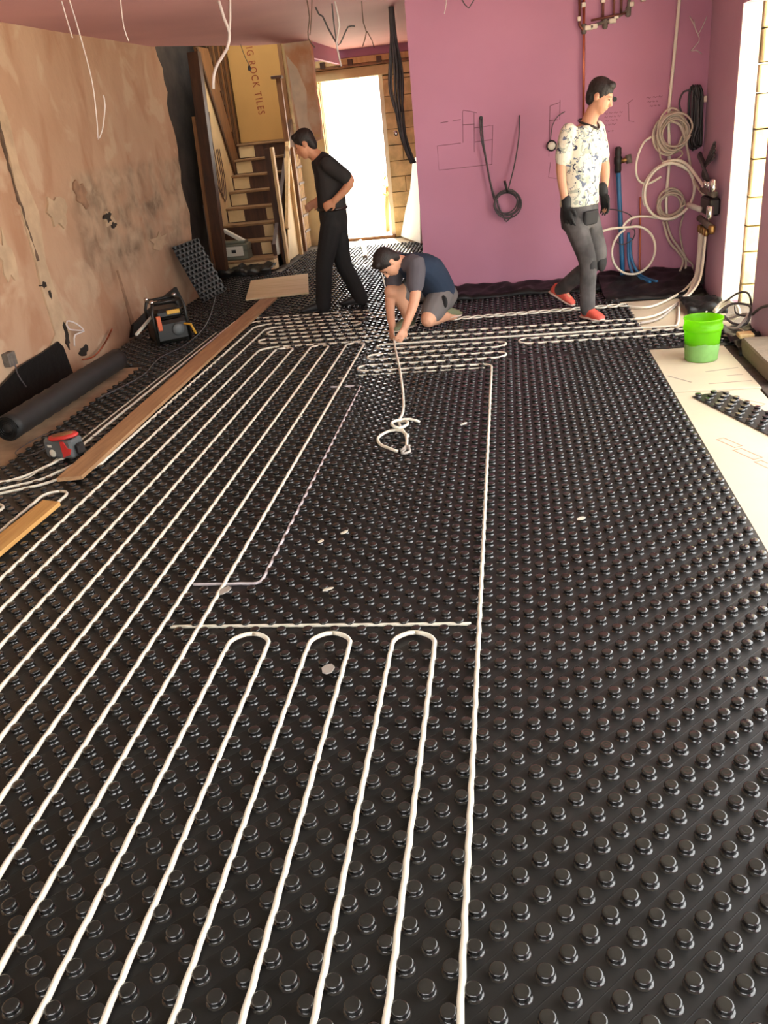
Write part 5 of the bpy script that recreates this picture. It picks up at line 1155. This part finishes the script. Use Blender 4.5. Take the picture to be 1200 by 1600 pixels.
# ---------------------------------------------------------------- man in black (left)
pb = thing('person', 'man dressed all in black, bending forward as he strides past the bright doorway', 'person')
if True:
    fw = V((-0.96, -0.28, 0)).normalized(); sd = V((-fw.y, fw.x, 0)); lean = V((-0.05, 0, 0))
    hip = V((-1.475, 5.57, 0.88)); chest = V((-1.47, 5.57, 1.235)); nk = V((-1.56, 5.55, 1.41))
    hc = V((-1.655, 5.535, 1.52)); hf = V((-0.90, -0.10, -0.42)); hu = V((-0.42, -0.05, 0.9))
    hp, hd = head(hc, hf, hu)
    shF = V((-1.435, 5.40, 1.345)); elF = V((-1.245, 5.375, 1.19)); wrF = V((-1.405, 5.375, 1.035)); shB = V((-1.53, 5.74, 1.36)); elB = V((-1.50, 5.84, 1.12)); wrB = V((-1.65, 5.74, 1.02))
    hiF = V((-1.48, 5.475, 0.83)); knF = V((-1.60, 5.49, 0.455)); anF = V((-1.665, 5.51, 0.085)); hiB = V((-1.475, 5.665, 0.83)); knB = V((-1.455, 5.69, 0.43)); anB = V((-1.325, 5.73, 0.09))
    ax = (chest-hip).normalized(); up2 = (nk-chest).normalized()
    def torsoB(g): return [(hip-V((0, 0, 0.10)), sd*(0.14+g), fw*(0.105+g)), (hip, sd*(0.15+g), fw*(0.115+g)), (hip+ax*0.17, sd*(0.145+g), fw*(0.115+g)), (chest-ax*0.06, sd*(0.165+g), fw*(0.122+g)), (chest+ax*0.07+V((-0.02, 0, 0)), sd*(0.175+g), (fw*0.9+V((0, 0, -0.35)))*(0.115+g)), (chest+up2*0.15+V((0.01, 0, 0)), sd*(0.14+g), (fw*0.85+V((0, 0, -0.5)))*(0.085+g)), (nk, sd*(0.065+g), (fw*0.8+V((0, 0, -0.6)))*(0.055+g))]
    body = [loft(torsoB(0.0)), limb([nk+V((0.04, 0, -0.03)), nk+V((-0.03, 0, 0.03)), hc+V((0.03, 0, -0.03))], [0.062, 0.058, 0.056])] + hp
    body += [limb([shF, elF, wrF], [0.055, 0.043, 0.031]), limb([shB, elB, wrB], [0.052, 0.042, 0.030])]
    body += hand(wrF, (-0.9, -0.05, -0.45), (0.0, 1, -0.1), 1, 0.17, 0.95, 0.75) + hand(wrB, (-0.8, -0.2, -0.5), (0.2, -1, 0), -1, 0.17, 0.95, 0.5)
    body += [limb([hiF, (hiF+knF)/2, knF, (knF+anF)/2, anF], [0.078, 0.068, 0.054, 0.048, 0.040]), limb([hiB, (hiB+knB)/2, knB, (knB+anB)/2, anB], [0.078, 0.068, 0.054, 0.048, 0.040]), limb([anF, anF+V((-0.09, -0.01, -0.05))], [0.04, 0.034]), limb([anB, anB+V((-0.09, 0, -0.05))], [0.04, 0.034])]
    skin('body', body, 0.0085, M['skin2'], pb, 4)
    head_extras(hd, pb, hair_cap(hd, 0.01))
    tb_ = torsoB(0.016)[1:]
    tb_[0] = (hip+V((0, 0, 0.06)), sd*0.170, fw*0.135)
    skin('t_shirt', [loft(tb_), limb([shF, shF+(elF-shF)*0.5, shF+(elF-shF)*0.82], [0.074, 0.070, 0.066]), limb([shB, shB+(elB-shB)*0.8], [0.072, 0.064])], 0.011, M['blackshirt'], pb, 5)
    skin('trousers', [loft([(hip-V((0, 0, 0.13)), sd*0.145, fw*0.118), (hip-V((0, 0, 0.03)), sd*0.165, fw*0.132), (hip+V((0, 0, 0.09)), sd*0.162, fw*0.128)]),
                      limb([hiF, (hiF+knF)/2, knF, (knF+anF)/2, anF+V((0, 0, -0.02))], [0.105, 0.096, 0.084, 0.080, 0.078]), limb([hiB, (hiB+knB)/2, knB, (knB+anB)/2, anB+V((0, 0, -0.02))], [0.105, 0.096, 0.084, 0.080, 0.078])], 0.011, M['blacktrouser'], pb, 5)
    b = MB().tube(catmull([hip+V((0, 0, 0.075))+sd*0.165*math.cos(a)+fw*0.132*math.sin(a) for a in [2*PI*i/16 for i in range(17)]], 0.03), 0.016, 8); b.build('belt', M['eye'], pb, True)
    shoe((-1.62, 5.52, 0.020), (-1.89, 5.47, 0.020), (0, 0, 1), M['boot'], M['black'], pb, 0.048, 'boot')
    shoe((-1.27, 5.735, 0.022), (-1.53, 5.70, 0.020), (0, 0, 1), M['boot'], M['black'], pb, 0.048, 'boot')

# ---------------------------------------------------------------- crouching man
pc_ = thing('person', 'man in grey and navy T-shirt and shorts kneeling to clip pipes into the mat', 'person')
if True:
    hip = V((-0.47, 4.68, 0.27)); chest = V((-0.63, 4.47, 0.53)); nk = V((-0.735, 4.38, 0.605))
    ax = (chest-hip).normalized(); fw = V((-0.62, -0.72, -0.45)); fw = (fw-ax*fw.dot(ax)).normalized(); sd = ax.cross(fw).normalized()
    if sd.y > 0: pass
    hc = V((-0.822, 4.30, 0.615)); hf = V((-0.30, -0.30, -0.90)); hu = V((-0.72, -0.45, 0.45))
    hp, hd = head(hc, hf, hu)
    shF = V((-0.600, 4.33, 0.575)); elF = V((-0.615, 4.20, 0.335)); wrF = V((-0.705, 4.11, 0.125)); shB = V((-0.775, 4.54, 0.58)); elB = V((-0.845, 4.42, 0.30)); wrB = V((-0.825, 4.24, 0.12))
    hiF = V((-0.44, 4.60, 0.26)); knF = V((-0.535, 4.36, 0.125)); anF = V((-0.40, 4.66, 0.075)); hiB = V((-0.56, 4.76, 0.28)); knB = V((-0.830, 4.42, 0.365)); anB = V((-0.725, 4.56, 0.085))
    back = V((0.10, 0.05, 0.16))
    def torsoC(g):
        r = []
        for t, wv, dv, off in ((-0.12, 0.14, 0.11, 0.0), (0.05, 0.155, 0.12, 0.01), (0.35, 0.155, 0.118, 0.045), (0.65, 0.165, 0.120, 0.055), (0.92, 0.172, 0.110, 0.035), (1.10, 0.135, 0.085, 0.02)):
            c = hip+(chest-hip)*t + V((0.35, 0.25, 0.9)).normalized()*off
            r.append((c, sd*(wv+g), fw*(dv+g)))
        r.append((nk, sd*(0.065+g), fw*(0.058+g))); return r
    body = [loft(torsoC(0.0)), limb([nk+(chest-nk)*0.4, nk, hc-(hc-nk)*0.2], [0.062, 0.058, 0.056])] + hp
    body += [limb([shF, elF, wrF], [0.055, 0.044, 0.031]), limb([shB, elB, wrB], [0.055, 0.044, 0.031])]
    body += hand(wrF, (-0.38, -0.42, -0.62), (-0.5, 0.6, -0.2), 1, 0.155, 0.95, 0.6) + hand(wrB, (-0.05, -0.55, -0.62), (0.7, 0.3, -0.3), -1, 0.155, 0.95, 0.6)
    body += [limb([hiF, (hiF+knF)/2, knF], [0.095, 0.088, 0.066]), limb([knF, (knF+anF)/2+V((0, 0, 0.005)), anF], [0.064, 0.060, 0.042]), limb([hiB, (hiB+knB)/2, knB], [0.095, 0.086, 0.064]), limb([knB, (knB+anB)/2+V((0.03, 0.04, 0.0)), anB], [0.060, 0.062, 0.042]), limb([anF, anF+V((0.06, 0.10, -0.03))], [0.04, 0.03]), limb([anB, anB+V((-0.07, -0.06, -0.045))], [0.04, 0.034])]
    skin('body', body, 0.0085, M['skin3'], pc_, 4)
    head_extras(hd, pc_, hair_cap(hd, 0.01))
    tc_ = torsoC(0.018)
    skin('t_shirt', [loft(tc_)], 0.011, M['navy'], pc_, 5)
    skin('sleeve', [limb([shF+(nk-shF)*0.45+V((0, 0, -0.005)), shF+V((0.0, 0.0, 0.01)), shF+(elF-shF)*0.5, shF+(elF-shF)*0.62], [0.072, 0.082, 0.076, 0.072])], 0.009, M['greyshirt'], pc_, 4)
    skin('sleeve', [limb([shB+(nk-shB)*0.3, shB, shB+(elB-shB)*0.6], [0.075, 0.078, 0.070])], 0.009, M['greyshirt'], pc_, 4)
    skin('shorts', [loft([(hip-ax*0.10, sd*0.150, fw*0.125), (hip+ax*0.02, sd*0.172, fw*0.140), (hip+ax*0.10, sd*0.168, fw*0.138)]), limb([hiF, hiF+(knF-hiF)*0.5, hiF+(knF-hiF)*0.72], [0.115, 0.108, 0.098]), limb([hiB, hiB+(knB-hiB)*0.5, hiB+(knB-hiB)*0.66], [0.112, 0.104, 0.094])], 0.011, M['shorts'], pc_, 5)
    skin('pocket', [ellipsoid(hiF+(knF-hiF)*0.38+V((0.075, -0.055, 0.035)), V((0.012, 0.02, 0.0)), V((0.03, -0.035, -0.02)), V((0.01, -0.005, 0.05)))], 0.008, M['kneepad'], pc_, 2)
    shoe(anB+V((0.035, 0.045, -0.065)), anB+V((-0.13, -0.15, -0.065)), (0, 0, 1), M['greentrim'], M['sole'], pc_, 0.046, 'boot')
    shoe(anF+V((-0.02, -0.03, -0.02)), anF+V((0.10, 0.20, -0.05)), (-0.2, -0.3, 0.9), M['greentrim'], M['sole'], pc_, 0.044, 'boot')
